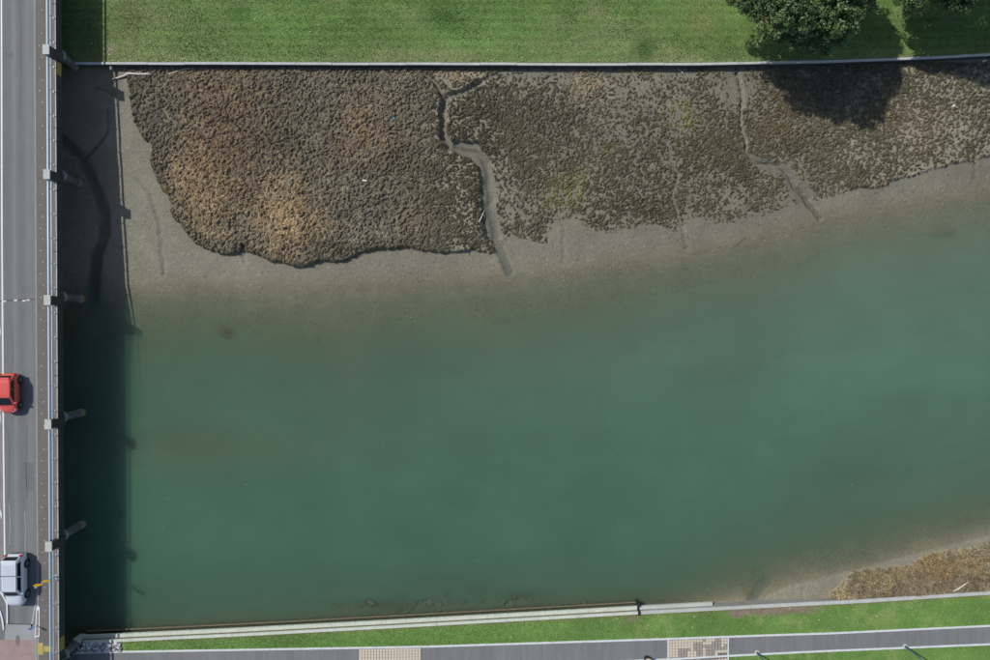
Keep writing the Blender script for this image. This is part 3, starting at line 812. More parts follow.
patch("median_chevron", [(-8, 318), (-2, 326), (0.5, 336), (0.5, 330), (-2, 320), (-8, 310)], MAT['paint'], z8)
# expansion joint with pale repair mortar
strip("expansion_joint", [(-12, 301.6), (36, 299.2)], 0.07, MAT['dark'], z4)
for a_, b_, w_ in ((4.5, 301.4, 0.10), (15.5, 300.4, 0.12), (24, 300.9, 0.12), (28, 300.1, 0.08)):
    strip("joint_mortar", [(a_ - 1.6, b_), (a_ + 1.6, b_ - .2)], w_, MAT['paint'], z8)
# tar crack lines on the south part
strip("crack_seal", [(24.5, 512), (25.5, 530), (25, 552)], 0.05, MAT['paint_worn'], z4)
strip("crack_seal", [(9, 505), (10, 520), (9.5, 545)], 0.05, MAT['paint_worn'], z4)
strip("edge_line", [(38, 589), (35.5, 604), (33.2, 616), (31.6, 627)], 0.15, MAT['paint_worn'], z4)
for pts_, w_ in (([(20, -5), (21, 60), (19.5, 120)], .03), ([(12, 330), (13, 350), (12.4, 372)], .03), ([(27, 425), (26, 470), (27.5, 500)], .04), ([(8, 430), (9.5, 455), (9, 500)], .03)):
    strip("crack_seal", pts_, w_, MAT['dark_patch'], z4)
patch("asphalt_patch", [(22, 462), (33.5, 463), (34, 491), (22.5, 490)], MAT['dark_patch2'], z4)
patch("asphalt_patch", [(4.5, 52), (12.5, 52), (12.7, 58), (4.7, 58)], MAT['dark_patch2'], z4)
# raised crossing table at the south end
patch("crossing_table", [(5.5, 624), (35, 624.5), (36.5, 640), (37, 690), (2, 690), (4.5, 640)], MAT['palepave'], z4)
patch("red_crossing", [(-8, 640), (34.5, 640), (36, 690), (-8, 690)], MAT['redpave'], z8)
strip("table_edge", [(5, 624), (36, 624.6)], 0.06, MAT['dark'], z8)
patch("oil_stain", [(16, 636), (18.5, 635), (20, 640), (19.5, 645), (17, 646), (15.5, 642)], MAT['stain'], z12)
def kerb_island(pts_out, pts_in):
    m = MB(); n = len(pts_out)
    zt = ZD + 0.135
    vo = [P(a_, b_, zt) for a_, b_ in pts_out]; vi = [P(a_, b_, zt) for a_, b_ in pts_in]
    dn = Vector((0, 0, -0.13))
    m.add(vo + vi + [v_ + dn for v_ in vo] + [v_ + dn for v_ in vi],
          [(i_, (i_ + 1) % n, n + (i_ + 1) % n, n + i_) for i_ in range(n)] + [(2 * n + i_, 2 * n + (i_ + 1) % n, (i_ + 1) % n, i_) for i_ in range(n)] + [(n + i_, n + (i_ + 1) % n, 3 * n + (i_ + 1) % n, 3 * n + i_) for i_ in range(n)])
    k_ = m.build("kerb", MAT['paint'], road)
    m = MB(); m.add([P(a_, b_, zt - 0.02) for a_, b_ in pts_in], [tuple(range(n))[::-1]])
    m.build("island_infill", MAT['redpave'], k_)
kerb_island([(34.8, 638), (35.5, 622), (36.2, 609), (37.2, 606.3), (38.6, 606), (39.6, 608), (39.6, 622), (39.4, 636.5)], [(35.6, 636.5), (36.3, 622), (37, 612), (37.5, 610), (38.2, 610), (38.8, 612), (38.8, 622), (38.6, 635.5)])
strip("kerb", [(-4, 588), (0, 592), (4, 598), (6.8, 604), (7, 612), (7, 624)], 0.12, MAT['paint'], ZD + .1, road, 0.098)
strip("kerb", [(-4, 604), (0, 612), (2.2, 620), (3.4, 630)], 0.12, MAT['paint'], ZD + .1, road, 0.098)
zf = ZD + 0.115
patch("tactile_pad", [(37.2, 643), (43.0, 643), (43.2, 654.8), (37.4, 654.8)], MAT['tactile'], zf + .006)
patch("tactile_pad", [(43.6, 646.3), (52.2, 646.3), (52.4, 651.8), (43.8, 651.8)], MAT['tactile'], zf + .006)

# ------------------------------------------------------------------ river walls
nw = empty("river_wall", (0, float(y_wallN(0.0)), 0.5))
tag(nw, "low concrete river wall with pale cap along the northern lawn", "wall")
def wall_run(fy, x0, x1, step, fn):
    x = x0
    while x < x1:
        xe = min(x + step, x1); fn(x, xe, float(fy(x)), float(fy(xe))); x = xe
def n_seg(x, xe, ya, yb):
    m = MB(); m.hexa([(x, ya + .05, -.2), (xe, yb + .05, -.2), (xe, yb + .30, -.2), (x, ya + .30, -.2), (x, ya + .05, 1.52), (xe, yb + .05, 1.52), (xe, yb + .30, 1.52), (x, ya + .30, 1.52)])
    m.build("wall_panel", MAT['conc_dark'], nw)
    j = random.uniform(-.02, .02); z = 1.64 + random.uniform(-.008, .008); g_ = 0.012
    m = MB(); m.hexa([(x + g_, ya + j, 1.523), (xe - g_, yb + j, 1.523), (xe - g_, yb + .23 + j, 1.523), (x + g_, ya + .23 + j, 1.523), (x + g_, ya + j, z), (xe - g_, yb + j, z), (xe - g_, yb + .23 + j, z), (x + g_, ya + .23 + j, z)])
    m.build("cap", MAT['conc_pale'], nw)
wall_run(y_wallN, P(74, 64, 1.6).x, 56, 3.6, n_seg)

sw = empty("timber_river_wall", (0, float(y_wallS(0.0)), 0))
tag(sw, "pale timber river wall with bolted beams along the southern bank", "wall")
xs = P(638, 611, 1.2).x
bm_ = MB(); bm_.tube([(0, 0, 0), (0, .06, 0)], 0.055, 6); boltm = bm_.mesh("bolt", MAT['bolt'])
def s_seg(x, xe, ya, yb):
    def pl(name, mat, d0, d1, z0, z1, parent=sw, g_=.008):
        m = MB(); m.hexa([(x + g_, ya - d1, z0), (xe - g_, yb - d1, z0), (xe - g_, yb - d0, z0), (x + g_, ya - d0, z0), (x + g_, ya - d1, z1), (xe - g_, yb - d1, z1), (xe - g_, yb - d0, z1), (x + g_, ya - d0, z1)])
        return m.build(name, mat, parent)
    pl("wall_board", MAT['timber'], 0.02, 0.20, -1.4, 1.16)
    pl("cap_beam", MAT['timber_pale'], 0.01, 0.27, 1.163, 1.30 + random.uniform(-.01, .01))
    w_ = pl("waler_beam", MAT['timber_pale'], -0.32, 0.017, 0.62, 0.86)
    pl("toe_board", MAT['timber'], -0.46, -0.38, -0.6, 0.14)
    for t_ in (0.12, 0.37, 0.62, 0.87):
        xx = x + (xe - x) * t_
        link("bolt", boltm, w_, Vector((xx, ya + (yb - ya) * t_ + 0.30, 0.88)) - wloc(w_))
wall_run(y_wallS, P(80, 640, 1.2).x, xs, 5.0, s_seg)
ya = float(y_wallS(xs))
m = MB(); m.box(xs - .02, xs + .22, ya - .36, ya - .03, -1, 1.36); m.box(xs - .0, xs + .24, ya + .3, ya + .62, -1, 1.0); m.build("end_post", MAT['dark'], sw)
ew = empty("concrete_river_wall", (30, float(y_wallS(30.0)), 0))
tag(ew, "narrow concrete river wall continuing past the timber wall to the lower right", "wall")
def e_seg(x, xe, ya, yb):
    g_ = .01
    def pl(name, mat, d0, d1, z0, z1):
        m = MB(); m.hexa([(x + g_, ya - d1, z0), (xe - g_, yb - d1, z0), (xe - g_, yb - d0, z0), (x + g_, ya - d0, z0), (x + g_, ya - d1, z1), (xe - g_, yb - d1, z1), (xe - g_, yb - d0, z1), (x + g_, ya - d0, z1)])
        return m.build(name, mat, ew)
    pl("wall_panel", MAT['conc'], 0.03, 0.27, -1.2, 1.17)
    pl("cap", MAT['conc_pale'], -0.02 + random.uniform(-.015, .015), 0.30, 1.173, 1.29 + random.uniform(-.008, .008))
    if x < P(690, 605, 1).x: pl("ledge", MAT['conc_pale'], -0.30, 0.027, 0.55, 0.80)
wall_run(y_wallS, xs + .26, 56, 3.6, e_seg)

# ------------------------------------------------------------------ southern footpath
def quad_strip_mesh(name, f0, f1, x0, x1, z, mat, step=1.0, thick=None):
    xs_ = np.linspace(x0, x1, max(2, int((x1 - x0) / step)))
    m = MB()
    for a_, b_ in zip(xs_[:-1], xs_[1:]):
        p = [Vector((a_, f1(a_), z)), Vector((b_, f1(b_), z)), Vector((b_, f0(b_), z)), Vector((a_, f0(a_), z))]
        if thick: m.hexa([v_ - Vector((0, 0, thick)) for v_ in p] + p)
        else: m.add(p, [(0, 1, 2, 3)])
    return m
xw = P(66, 655, ZS).x
path = quad_strip_mesh("footpath", path_top, path_bot, xw, 60, ZS + 0.024, MAT['path']).build("footpath", MAT['path'])
tag(path, "grey asphalt riverside footpath along the bottom edge", "footpath", kind="structure")
def kerb_run(f, off, x0, x1):
    x = x0
    while x < x1:
        xe = min(x + random.uniform(2.6, 3.4), x1)
        dz = random.uniform(-.006, .006)
        quad_strip_mesh("k", lambda q: f(q) + off + .09, lambda q: f(q) + off - .09, x + .008, xe - .008, ZS + 0.06 + dz, None, 1.5, 0.12).build("edging", MAT['edging'], path)
        x = xe
kerb_run(path_top, 0.02, xw, 56); kerb_run(path_bot, -0.02, P(421, 660, ZS).x, 56)
# slab joints and pale drips
for a_ in (107, 113):
    x_ = P(a_, 655, ZS).x; quad_strip_mesh("j", path_top, path_bot, x_, x_ + .05, ZS + .028, None).build("slab_joint", MAT['conc'], path)
# paver bands
def paver_mesh(mat, w, h):
    m = MB(); b_ = 0.012
    m.ring_loft([[(-w / 2, -h / 2, 0), (w / 2, -h / 2, 0), (w / 2, h / 2, 0), (-w / 2, h / 2, 0)], [(-w / 2, -h / 2, .03), (w / 2, -h / 2, .03), (w / 2, h / 2, .03), (-w / 2, h / 2, .03)],
                 [(-w / 2 + b_, -h / 2 + b_, .04), (w / 2 - b_, -h / 2 + b_, .04), (w / 2 - b_, h / 2 - b_, .04), (-w / 2 + b_, h / 2 - b_, .04)]], False, True)
    return m.mesh("paver", mat)
s_ = 0.285
pc = paver_mesh(MAT['paver_cream'], s_ - .025, s_ - .025); pg = paver_mesh(MAT['paver_grey'], s_ - .025, s_ - .025)
def paver_band(a0, a1, greys, extra):
    x0, x1 = P(a0, 650, ZS).x, P(a1, 650, ZS).x
    f1 = (lambda q: path_bot(q) - 1.5) if extra else path_bot
    base_ = quad_strip_mesh("b", path_top, f1, x0 - .02, x1 + .02, ZS + .03, None, .5).build("paver_band", MAT['grout'], path)
    nx = int((x1 - x0) / s_); i0 = 0
    for i_ in range(nx):
        x_ = x0 + (i_ + .5) * (x1 - x0) / nx
        yt = float(path_top(x_)) - .11; yb = float(f1(x_)) + .02
        ny = int((yt - yb) / s_)
        for j_ in range(ny):
            y_ = yt - (j_ + .5) * s_
            if abs(y_ - (float(path_bot(x_)) - .02)) < .2 and extra: continue
            o = link("paver", pg if greys(i_ / nx, j_) else pc, base_, Vector((x_, y_, ZS + .031)) - wloc(base_))
            o.rotation_euler.z = math.atan2(float(path_top(x_ + .5) - path_top(x_ - .5)), 1.0)
gmap = {0: [(.54, .62), (.76, .86)], 1: [(.40, .56), (.70, .86), (.97, 1.1)], 2: [(.40, .56), (.55, .85), (.93, 1.1)], 3: [(.15, .33), (.40, .56), (.62, 1.1)], 4: [(.15, .27), (.47, .55), (.62, .78)], 5: [(.15, .27), (.45, .56), (.63, .76)], 7: [(.5, .8)], 8: [(.4, .9)], 9: [(.2, .6)], 10: [(.3, .7)]}
paver_band(669, 727, lambda t_, j_: any(lo <= t_ < hi for lo, hi in gmap.get(j_, [])), True)
paver_band(359, 421, lambda t_, j_: False, False)
for a_ in (668, 728):
    x_ = P(a_, 650, ZS).x; quad_strip_mesh("j", lambda q: path_top(q) - .1, lambda q: path_bot(q) - 1.6, x_ - .07, x_ + .07, ZS + .066, None, 1, .1).build("edging", MAT['edging'], path)
# ------------------------------------------------------------------ cars
def rrect(y0, y1, hw, z, r, n=5):
    """rounded rectangle ring in plan, y0 front (-), y1 rear (+)"""
    pts = []
    for cx, cy, a0 in ((hw - r, y1 - r, 0), (-hw + r, y1 - r, 90), (-hw + r, y0 + r, 180), (hw - r, y0 + r, 270)):
        for k_ in range(n):
            a_ = R(a0 + 90 * k_ / (n - 1)); pts.append((cx + r * math.cos(a_), cy + r * math.sin(a_), z))
    return pts
def panel(corners, t=0.012, inset=0.0):
    """thin slab on 4 corners, pushed outwards by t"""
    c_ = [Vector(q) for q in corners]; ctr = sum(c_, Vector()) / 4
    c_ = [q + (ctr - q) * inset for q in c_]
    n_ = (c_[1] - c_[0]).cross(c_[3] - c_[0]).normalized()
    m = MB(); m.hexa([q - n_ * .02 for q in c_] + [q + n_ * t for q in c_]); return m
def car(name, label, loc, rz, L, Wd, Ht, paint, st):
    root = empty(name, loc, rz); tag(root, label, "car")
    hw = Wd / 2; zb = 0.22; belt = st['belt']
    rings = []
    for fy, fw, zt in st['body']:
        w = hw * fw; yv = fy * L
        half = [(0, zb), (w * .80, zb), (w * .97, zb + .12), (w, zb + .30), (w, zt - .22), (w * .97, zt - .09), (w * .88, zt - .015), (w * .5, zt + .02), (0, zt + .03)]
        ring = [(x_, yv, z_) for x_, z_ in half] + [(-x_, yv, z_) for x_, z_ in half[-2:0:-1]]
        rings.append(ring)
    m = MB(); m.ring_loft(rings, True, True); body = m.build("body", paint, root, True, True)
    # cabin
    b0, b1, t0, t1, wr = st['b0'] * L, st['b1'] * L, st['t0'] * L, st['t1'] * L, st['wr'] * hw
    wb = hw * 0.93; rz_ = Ht - 0.05
    m = MB(); m.ring_loft([rrect(b0, b1, wb, belt - .12, .16), rrect(b0, b1, wb, belt, .16), rrect(t0, t1, wr, rz_ - .02, .14), rrect(t0 + .05, t1 - .05, wr - .05, rz_ + .03, .14), rrect(t0 + .3, t1 - .3, wr - .28, Ht, .12)], False, True)
    cab = m.build("cabin", paint, root, True, False)
    # glass: corners taken from the cabin faces
    def mix(p, q, t): return Vector(p) + (Vector(q) - Vector(p)) * t
    r_ = .15
    A = (-wb + r_, b0, belt); B = (wb - r_, b0, belt); C = (wr - .12, t0, rz_ - .02); D_ = (-wr + .12, t0, rz_ - .02)
    ws = panel([mix(A, D_, .08), mix(B, C, .08), mix(B, C, .93), mix(A, D_, .93)]).build("windscreen", MAT['glass'], root, True)
    A = (wb - r_, b1, belt); B = (-wb + r_, b1, belt); C = (-wr + .12, t1, rz_ - .02); D_ = (wr - .12, t1, rz_ - .02)
    panel([mix(A, D_, .12), mix(B, C, .12), mix(B, C, .9), mix(A, D_, .9)]).build("rear_window", MAT['glass'], root, True)
    for s in (1, -1):
        fb, rb = b0 + .16, b1 - .16; ft, rt = t0 + .14, t1 - .14
        def on(u, v): return mix((s * wb, fb + (rb - fb) * u, belt), (s * wr, ft + (rt - ft) * u, rz_ - .02), v)
        for u0, u1 in st['win']:
            q = [on(u0, .10), on(u1, .10), on(u1, .90), on(u0, .90)]
            if s < 0: q = q[::-1]
            panel(q).build("side_window", MAT['glass'], root, True)
        # mirror, lights, wheels
        m = MB(); m.ring_loft([rrect(b0 + .20, b0 + .36, .10, z_, .05, 3) for z_ in (belt - .02, belt + .12)])
        for v_ in m.v: v_.x += s * (hw + .07)
        m.build("mirror", paint, root, True)
        yf = -L / 2; yr = L / 2
        m = MB(); m.hexa([(s * hw * .52, yf + .07, .62), (s * hw * .90, yf + .30, .64), (s * hw * .86, yf + .46, .70), (s * hw * .55, yf + .20, .68), (s * hw * .52, yf + .06, .735 + st['lz']), (s * hw * .91, yf + .28, .76 + st['lz']), (s * hw * .86, yf + .50, .86 + st['lz']), (s * hw * .58, yf + .26, .82 + st['lz'])])
        if s < 0: m.f = [f_[::-1] for f_ in m.f]
        m.build("headlight", MAT['lamp_clear'], root, True)
        m = MB(); m.box(min(s * hw * .70, s * hw * .93), max(s * hw * .70, s * hw * .93), yr - .22, yr - .015, .72, st['tz']); m.build("tail_light", MAT['lamp_red'], root, True)
        for yw in (st['wf'] * L, st['wrr'] * L):
            rw = st['rw']
            xo, xi = s * (hw + .015), s * (hw - .20)
            def cyl(mb, xa, xb, r, n=20):
                mb.ring_loft([[(xx, yw + r * math.cos(2 * math.pi * k_ / n) * (1 if s > 0 else -1), rw + r * math.sin(2 * math.pi * k_ / n)) for k_ in range(n)] for xx in (xa, xb)])
            m = MB(); cyl(m, xi, xo, rw); wl = m.build("wheel", MAT['black'], root, True)
            m = MB(); cyl(m, xo - s * .01, xo + s * .012, rw * .62); m.build("rim", MAT['alloy'], wl, True)
            m = MB(); n = 14      # dark arch lip
            m.tube([(s * (hw - .002), yw + (rw + .05) * math.cos(math.pi * k_ / n), rw + (rw + .05) * math.sin(math.pi * k_ / n)) for k_ in range(n + 1)], .03, 6); m.build("wheel_arch", MAT['dark'], root, True)
    # bumpers, grille, wipers
    m = MB(); m.box(-hw * .45, hw * .45, -L / 2 - .012, -L / 2 + .06, .40, .62); m.build("grille", MAT['dark'], root, True)
    m = MB(); m.tube([mix((-wb * .7, b0 - .03, belt + .02), (0, b0, belt), 0), (wb * .25, b0 - .02, belt + .03)], .012, 5); m.build("wiper", MAT['dark'], root, True)
    if st.get('spoiler'):
        m = MB(); m.ring_loft([rrect(t1 - .08, t1 + .20, wr - .10, z_, .08) for z_ in (rz_ - .02, rz_ + .03)]); m.build("spoiler", paint, root, True)
    if st.get('rack'):
        m = MB(); yy = st['rack'] * L; m.tube([(-wr + .03, yy, Ht + .02), (wr - .03, yy, Ht + .02)], .03, 8); m.build("roof_bar", MAT['dark'], root, True)
        for s in (1, -1):
            m = MB(); m.tube([(s * (wr - .06), t0 + .15, Ht + .0), (s * (wr - .06), t1 - .15, Ht + .0)], .025, 8); m.build("roof_rail", MAT['silver_car'], root, True)
        for q in np.linspace(-.6, .6, 7):
            m = MB(); m.box(q * wr - .015, q * wr + .015, t0 + .35, t1 - .35, Ht - .002, Ht + .012); m.build("roof_rib", paint, root, True)
        m = MB(); m.box(-hw * .80, hw * .80, L / 2 - .05, L / 2 + .03, .42, .60); m.build("rear_bumper", MAT['dark'], root, True)
    return root
hatch = dict(belt=.95, b0=-.305, b1=.465, t0=-.085, t1=.36, wr=.86, lz=0, tz=.92, wf=-.31, wrr=.325, rw=.29, spoiler=True, win=((.06, .50), (.53, .92)),
             body=[(.5, .56, .60), (.49, .74, .78), (.465, .87, .92), (.41, .96, .97), (.25, 1, .97), (0, 1, .96), (-.22, 1, .95), (-.30, .985, .92), (-.38, .95, .87), (-.44, .84, .80), (-.48, .66, .71), (-.5, .42, .60)])
suv = dict(belt=1.10, b0=-.285, b1=.48, t0=-.165, t1=.425, wr=.90, lz=.12, tz=1.12, wf=-.30, wrr=.29, rw=.36, rack=.14, win=((.05, .46), (.50, .93)),
           body=[(.5, .82, .80), (.492, .90, 1.0), (.47, .95, 1.08), (.40, .99, 1.10), (.2, 1, 1.10), (0, 1, 1.09), (-.2, 1, 1.09), (-.30, .99, 1.06), (-.40, .95, 1.0), (-.455, .86, .94), (-.485, .70, .84), (-.5, .50, .70)])
p = P(11.4, 393, ZD + .3); car("red_car", "small red hatchback on the bridge with its bonnet towards the bottom of the picture", (p.x, p.y, ZD + .003), R(0.3), 3.66, 1.64, 1.48, MAT['red_car'], hatch)
p = P(18.4, 578.5, ZD + .4); car("silver_car", "boxy silver off-road wagon with roof bar near the bridge's south end", (p.x, p.y, ZD + .003), R(0.6), 4.75, 1.63, 1.68, MAT['silver_car'], suv)

# ------------------------------------------------------------------ signs and lamps
p = P(56, 576, 4.585)
sg = empty("road_sign", (p.x, p.y, 4.586)); tag(sg, "two square yellow sign boards on a thin pale pole at the bridge railing", "sign")
m = MB(); m.box(-.09, .09, -.09, .09, 0, .02); m.tube([(0, 0, .01), (0, 0, 2.75)], .065, 10); m.build("pole", MAT['rail'], sg, True)
for zc, xo, w_ in ((1.42, .03, .58), (2.36, -.04, .66)):
    m = MB(); m.ring_loft([[(v_[0] + xo, y_, v_[1] + zc) for v_ in [(w_ / 2 * a_, .24 * b_) for a_, b_ in ((-1, -.8), (-.9, -1), (.9, -1), (1, -.8), (1, .8), (.9, 1), (-.9, 1), (-1, .8))]] for y_ in (.05, .07)][::-1])
    bd = m.build("sign_board", MAT['yellow'], sg, True)
    m = MB(); m.box(xo - .08, xo + .08, -.05, .048, zc - .03, zc + .03); m.build("bracket", MAT['bolt'], bd, True)
p = P(37, 625.5, ZD + .11)
km = empty("keep_left_marker", (p.x, p.y, ZD + .1)); tag(km, "slim blue and white marker post on the red traffic island", "marker post")
m = MB(); m.tube([(0, 0, 0), (0, 0, 1.02)], .045, 10); m.build("post", MAT['white'], km, True)
m = MB(); m.box(-.16, .16, .046, .062, .52, 1.06); m.build("marker_panel", MAT['blue'], km, True)

def lamp_post(a_, b_, label):
    p = P(a_, b_, ZS)
    r = empty("lamp_post", (p.x, p.y, ZS)); tag(r, label, "lamp post", "lamp posts along the footpath")
    m = MB(); m.ring_loft([[(q * math.cos(2 * math.pi * k_ / 14), q * math.sin(2 * math.pi * k_ / 14), z_) for k_ in range(14)] for q, z_ in ((.24, -.2), (.24, .07), (.20, .09))]); m.build("footing", MAT['conc_pale'], r, True)
    m = MB(); m.tube([(0, 0, .05), (0, 0, .6), (0, 0, .62), (0, 0, 4.6)], [.10, .095, .07, .045], 12); m.build("pole", MAT['pole'], r, True, True)
    m = MB(); m.ring_loft([[(q * math.cos(2 * math.pi * k_ / 14), q * math.sin(2 * math.pi * k_ / 14), z_) for k_ in range(14)] for q, z_ in ((.06, 4.58), (.16, 4.65), (.20, 4.95))]); m.build("lantern", MAT['lamp_clear'], r, True)
    m = MB(); m.ring_loft([[(q * math.cos(2 * math.pi * k_ / 14), q * math.sin(2 * math.pi * k_ / 14), z_) for k_ in range(14)] for q, z_ in ((.32, 4.952), (.30, 5.0), (.08, 5.12))]); m.build("lamp_cap", MAT['pole'], r, True)
lamp_post(757, 652.6, "dark lamp post just right of the patterned pavers, beside the footpath edging")
lamp_post(905, 646.4, "dark lamp post at the footpath edging toward the right side")
p = P(646.5, 658, ZS)
bn = empty("litter_bin", (p.x, p.y, ZS)); tag(bn, "round litter bin with pale rim and teal liner at the footpath edge", "bin")
def ringz(q, z_, n=18): return [(q * math.cos(2 * math.pi * k_ / n), q * math.sin(2 * math.pi * k_ / n), z_) for k_ in range(n)]
m = MB(); m.ring_loft([ringz(.26, 0), ringz(.30, .2), ringz(.32, .86)], True, False); m.ring_loft([ringz(.28, .86), ringz(.26, .3)], False, True); m.build("drum", MAT['dark'], bn, True)
m = MB(); m.ring_loft([ringz(.27, .862), ringz(.37, .862), ringz(.37, .93), ringz(.27, .93), ringz(.27, .862)], False, False); m.build("rim", MAT['paver_cream'], bn, True)
m = MB(); m.ring_loft([ringz(.25, .80), ringz(.255, .855), ringz(.10, .84)], False, True); m.build("liner", MAT['teal'], bn, True)

# ------------------------------------------------------------------ stones, driftwood, litter
def rock_mesh(name, mat, r, seed, flat=.6):
    rr_ = random.Random(seed); m = MB(); n = 9
    rings = []
    for z_, q in ((-.5, .75), (-.1, 1.0), (.35, .85), (.62, .45)):
        rings.append([(q * r * (1 + rr_.uniform(-.28, .28)) * math.cos(2 * math.pi * k_ / n + rr_.uniform(-.15, .15)), q * r * (1 + rr_.uniform(-.28, .28)) * math.sin(2 * math.pi * k_ / n), z_ * r * flat * (1 + rr_.uniform(-.15, .15))) for k_ in range(n)])
    m.ring_loft(rings); return m.mesh(name, mat)
sub = [rock_mesh("submerged_stone", MAT['stone'], 1.0, 900 + k_) for k_ in range(5)]
for k_, (a_, b_, r_) in enumerate(stones):
    p = P(a_, b_, -.15); r_ *= .13
    o = link("submerged_stone", sub[k_ % 5], None, (p.x, p.y, -.28 - r_ * .34)); o.scale = (r_ * random.uniform(.9, 1.3), r_, r_); o.rotation_euler.z = random.uniform(0, 6)
    tag(o, "brown stone lying just under the water off the southern timber wall", "stone", "stones under water by the timber wall")
# rubble bank under the south abutment
V = []; Fc = []; C_ = []
for k_ in range(330):
    a_ = random.uniform(78, 121); b_ = random.uniform(643.5, 651.5)
    if k_ > 240: a_ = random.uniform(62, 84); b_ = 658 - (a_ - 62) * .62 + random.uniform(-3, 4)
    p = P(a_, b_, ZS); r_ = random.uniform(.07, .19); t_ = random.choice([.25, .35, .5, .75, .9]) if k_ <= 240 else random.choice([.06, .1, .2, .5])
    n_ = 7; o_ = len(V)
    for z_, q in ((-.4, .8), (.2, 1), (.75, .5)):
        for j_ in range(n_): V.append((p.x + q * r_ * random.uniform(.7, 1.3) * math.cos(2 * math.pi * j_ / n_), p.y + q * r_ * random.uniform(.7, 1.3) * math.sin(2 * math.pi * j_ / n_), ZS + .02 + z_ * r_)); C_.append((t_ * .8, t_ * .8, t_ * .79))
    V.append((p.x, p.y, ZS + .02 + r_ * .8)); C_.append((t_ * .8, t_ * .8, t_ * .79))
    for i_ in range(2):
        for j_ in range(n_): q0 = o_ + i_ * n_ + j_; q1 = o_ + i_ * n_ + (j_ + 1) % n_; Fc += [(q0, q1, q1 + n_), (q0, q1 + n_, q0 + n_)]
    for j_ in range(n_): Fc.append((o_ + 2 * n_ + j_, o_ + 2 * n_ + (j_ + 1) % n_, o_ + 3 * n_))
tag(link("rubble", np_mesh("rubble", V, Fc, MAT['rubble'], np.array(C_))), "grey and white broken rubble at the bridge's southern abutment", "rubble", kind="stuff")
m = MB(); m.box(-.3, .3, -.2, .2, -.9, .28); m.box(-.22, .22, -.14, .14, .28, .36)
p = P(77.5, 640, 1.2); o = link("mooring_block", m.mesh("mooring_block", MAT['conc_pale']), None, (p.x, p.y, 1.2)); tag(o, "small white concrete block on the western tip of the timber wall", "block")
# ground slab by the abutment
m = quad_strip_mesh("s", lambda q: path_top(q) + 1.0, lambda q: path_top(q) + .12, P(62, 650, ZS).x, P(122, 650, ZS).x, ZS + .012, None)
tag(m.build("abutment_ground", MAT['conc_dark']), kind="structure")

def log(name, label, pts, rads, mat, roots=None, zoff=0.0, cat="driftwood"):
    w_ = [P(a_, b_, .9) for a_, b_ in pts]
    zz = [float(marsh_z(q.x, q.y)) for q in w_]
    base_ = Vector((w_[0].x, w_[0].y, zz[0]))
    r = empty(name, base_); tag(r, label, cat)
    m = MB(); m.tube([(q.x, q.y, z_ + rd * .8 + zoff) for q, z_, rd in zip(w_, zz, rads)], list(rads), 8); m.build("trunk", mat, r, smooth=True)
    if roots:
        e = w_[-1]; ze = zz[-1] + .15
        for k_ in range(roots):
            an = random.uniform(0, 6.28); ln = random.uniform(.2, .42); m = MB()
            m.tube([(e.x, e.y, ze), (e.x + math.cos(an) * ln * .6, e.y + math.sin(an) * ln * .6, ze + random.uniform(-.05, .2)), (e.x + math.cos(an + .4) * ln, e.y + math.sin(an + .4) * ln, ze + random.uniform(-.1, .2))], [.07, .05, .02], 6); m.build("root", MAT['driftdark'], r)
    return r
def marsh_z(x_, y_):
    X_, Y_ = np.array([x_]), np.array([y_])
    z_, s1, *_r = marsh_field(X_, Y_, y_ < 0)
    return max(z_[0], zbed(X_, Y_)[0])
log("driftwood_log", "pale driftwood log with dark root ball below the northern wall", [(112.5, 78.8), (119, 77.5), (125, 75.6), (131, 75), (141, 75.4), (150, 75.6), (153, 76)], (.05, .09, .11, .11, .10, .10, .12), MAT['driftwood'], 9, .05)
log("driftwood_branch", "thin bent grey branch lying against the northern wall", [(170, 74.5), (176, 71.5), (183, 69.5), (191, 68.4)], (.05, .06, .06, .04), MAT['driftwood'])
log("driftwood_branch", "bleached white branch among the tan rushes", [(951, 590), (956, 587.5), (962, 583.8), (968, 580.5)], (.05, .07, .06, .03), MAT['driftwood'], None, .1)
log("driftwood_branch", "short grey stick at the mud channel between the marsh beds", [(479, 222), (481.5, 216.5), (484.5, 209)], (.05, .06, .04), MAT['driftwood'])
log("driftwood_branch", "thin dark stick on the wet mud near the shoreline", [(739, 243.5), (744, 240), (749, 235.5)], (.03, .03, .02), MAT['driftdark'])
log("driftwood_branch", "small pale twig at the wall foot above the tan reeds", [(678, 68), (683, 73), (685, 75)], (.03, .04, .03), MAT['driftwood'])
log("branch_debris", "dark twiggy branch on the shaded mud beside the bridge", [(96, 87), (102, 88.5), (108, 91), (112, 93)], (.05, .05, .05, .03), MAT['driftdark'], 5, 0, "branch")
# outfall pipe through the wall
p = P(111, 67, 1.2); yw = float(y_wallN(p.x))
op = empty("outfall_pipe", (p.x, yw, 1.05)); tag(op, "short white drain pipe poking out of the northern wall", "pipe")
m = MB(); m.tube([(0, .1, .18), (0, -.38, .16)], .13, 14); m.build("pipe", MAT['white'], op, True, True)
m = MB(); m.tube([(0, -.381, .16), (0, -.384, .16)], .10, 14); m.build("pipe_mouth", MAT['black'], op, True)
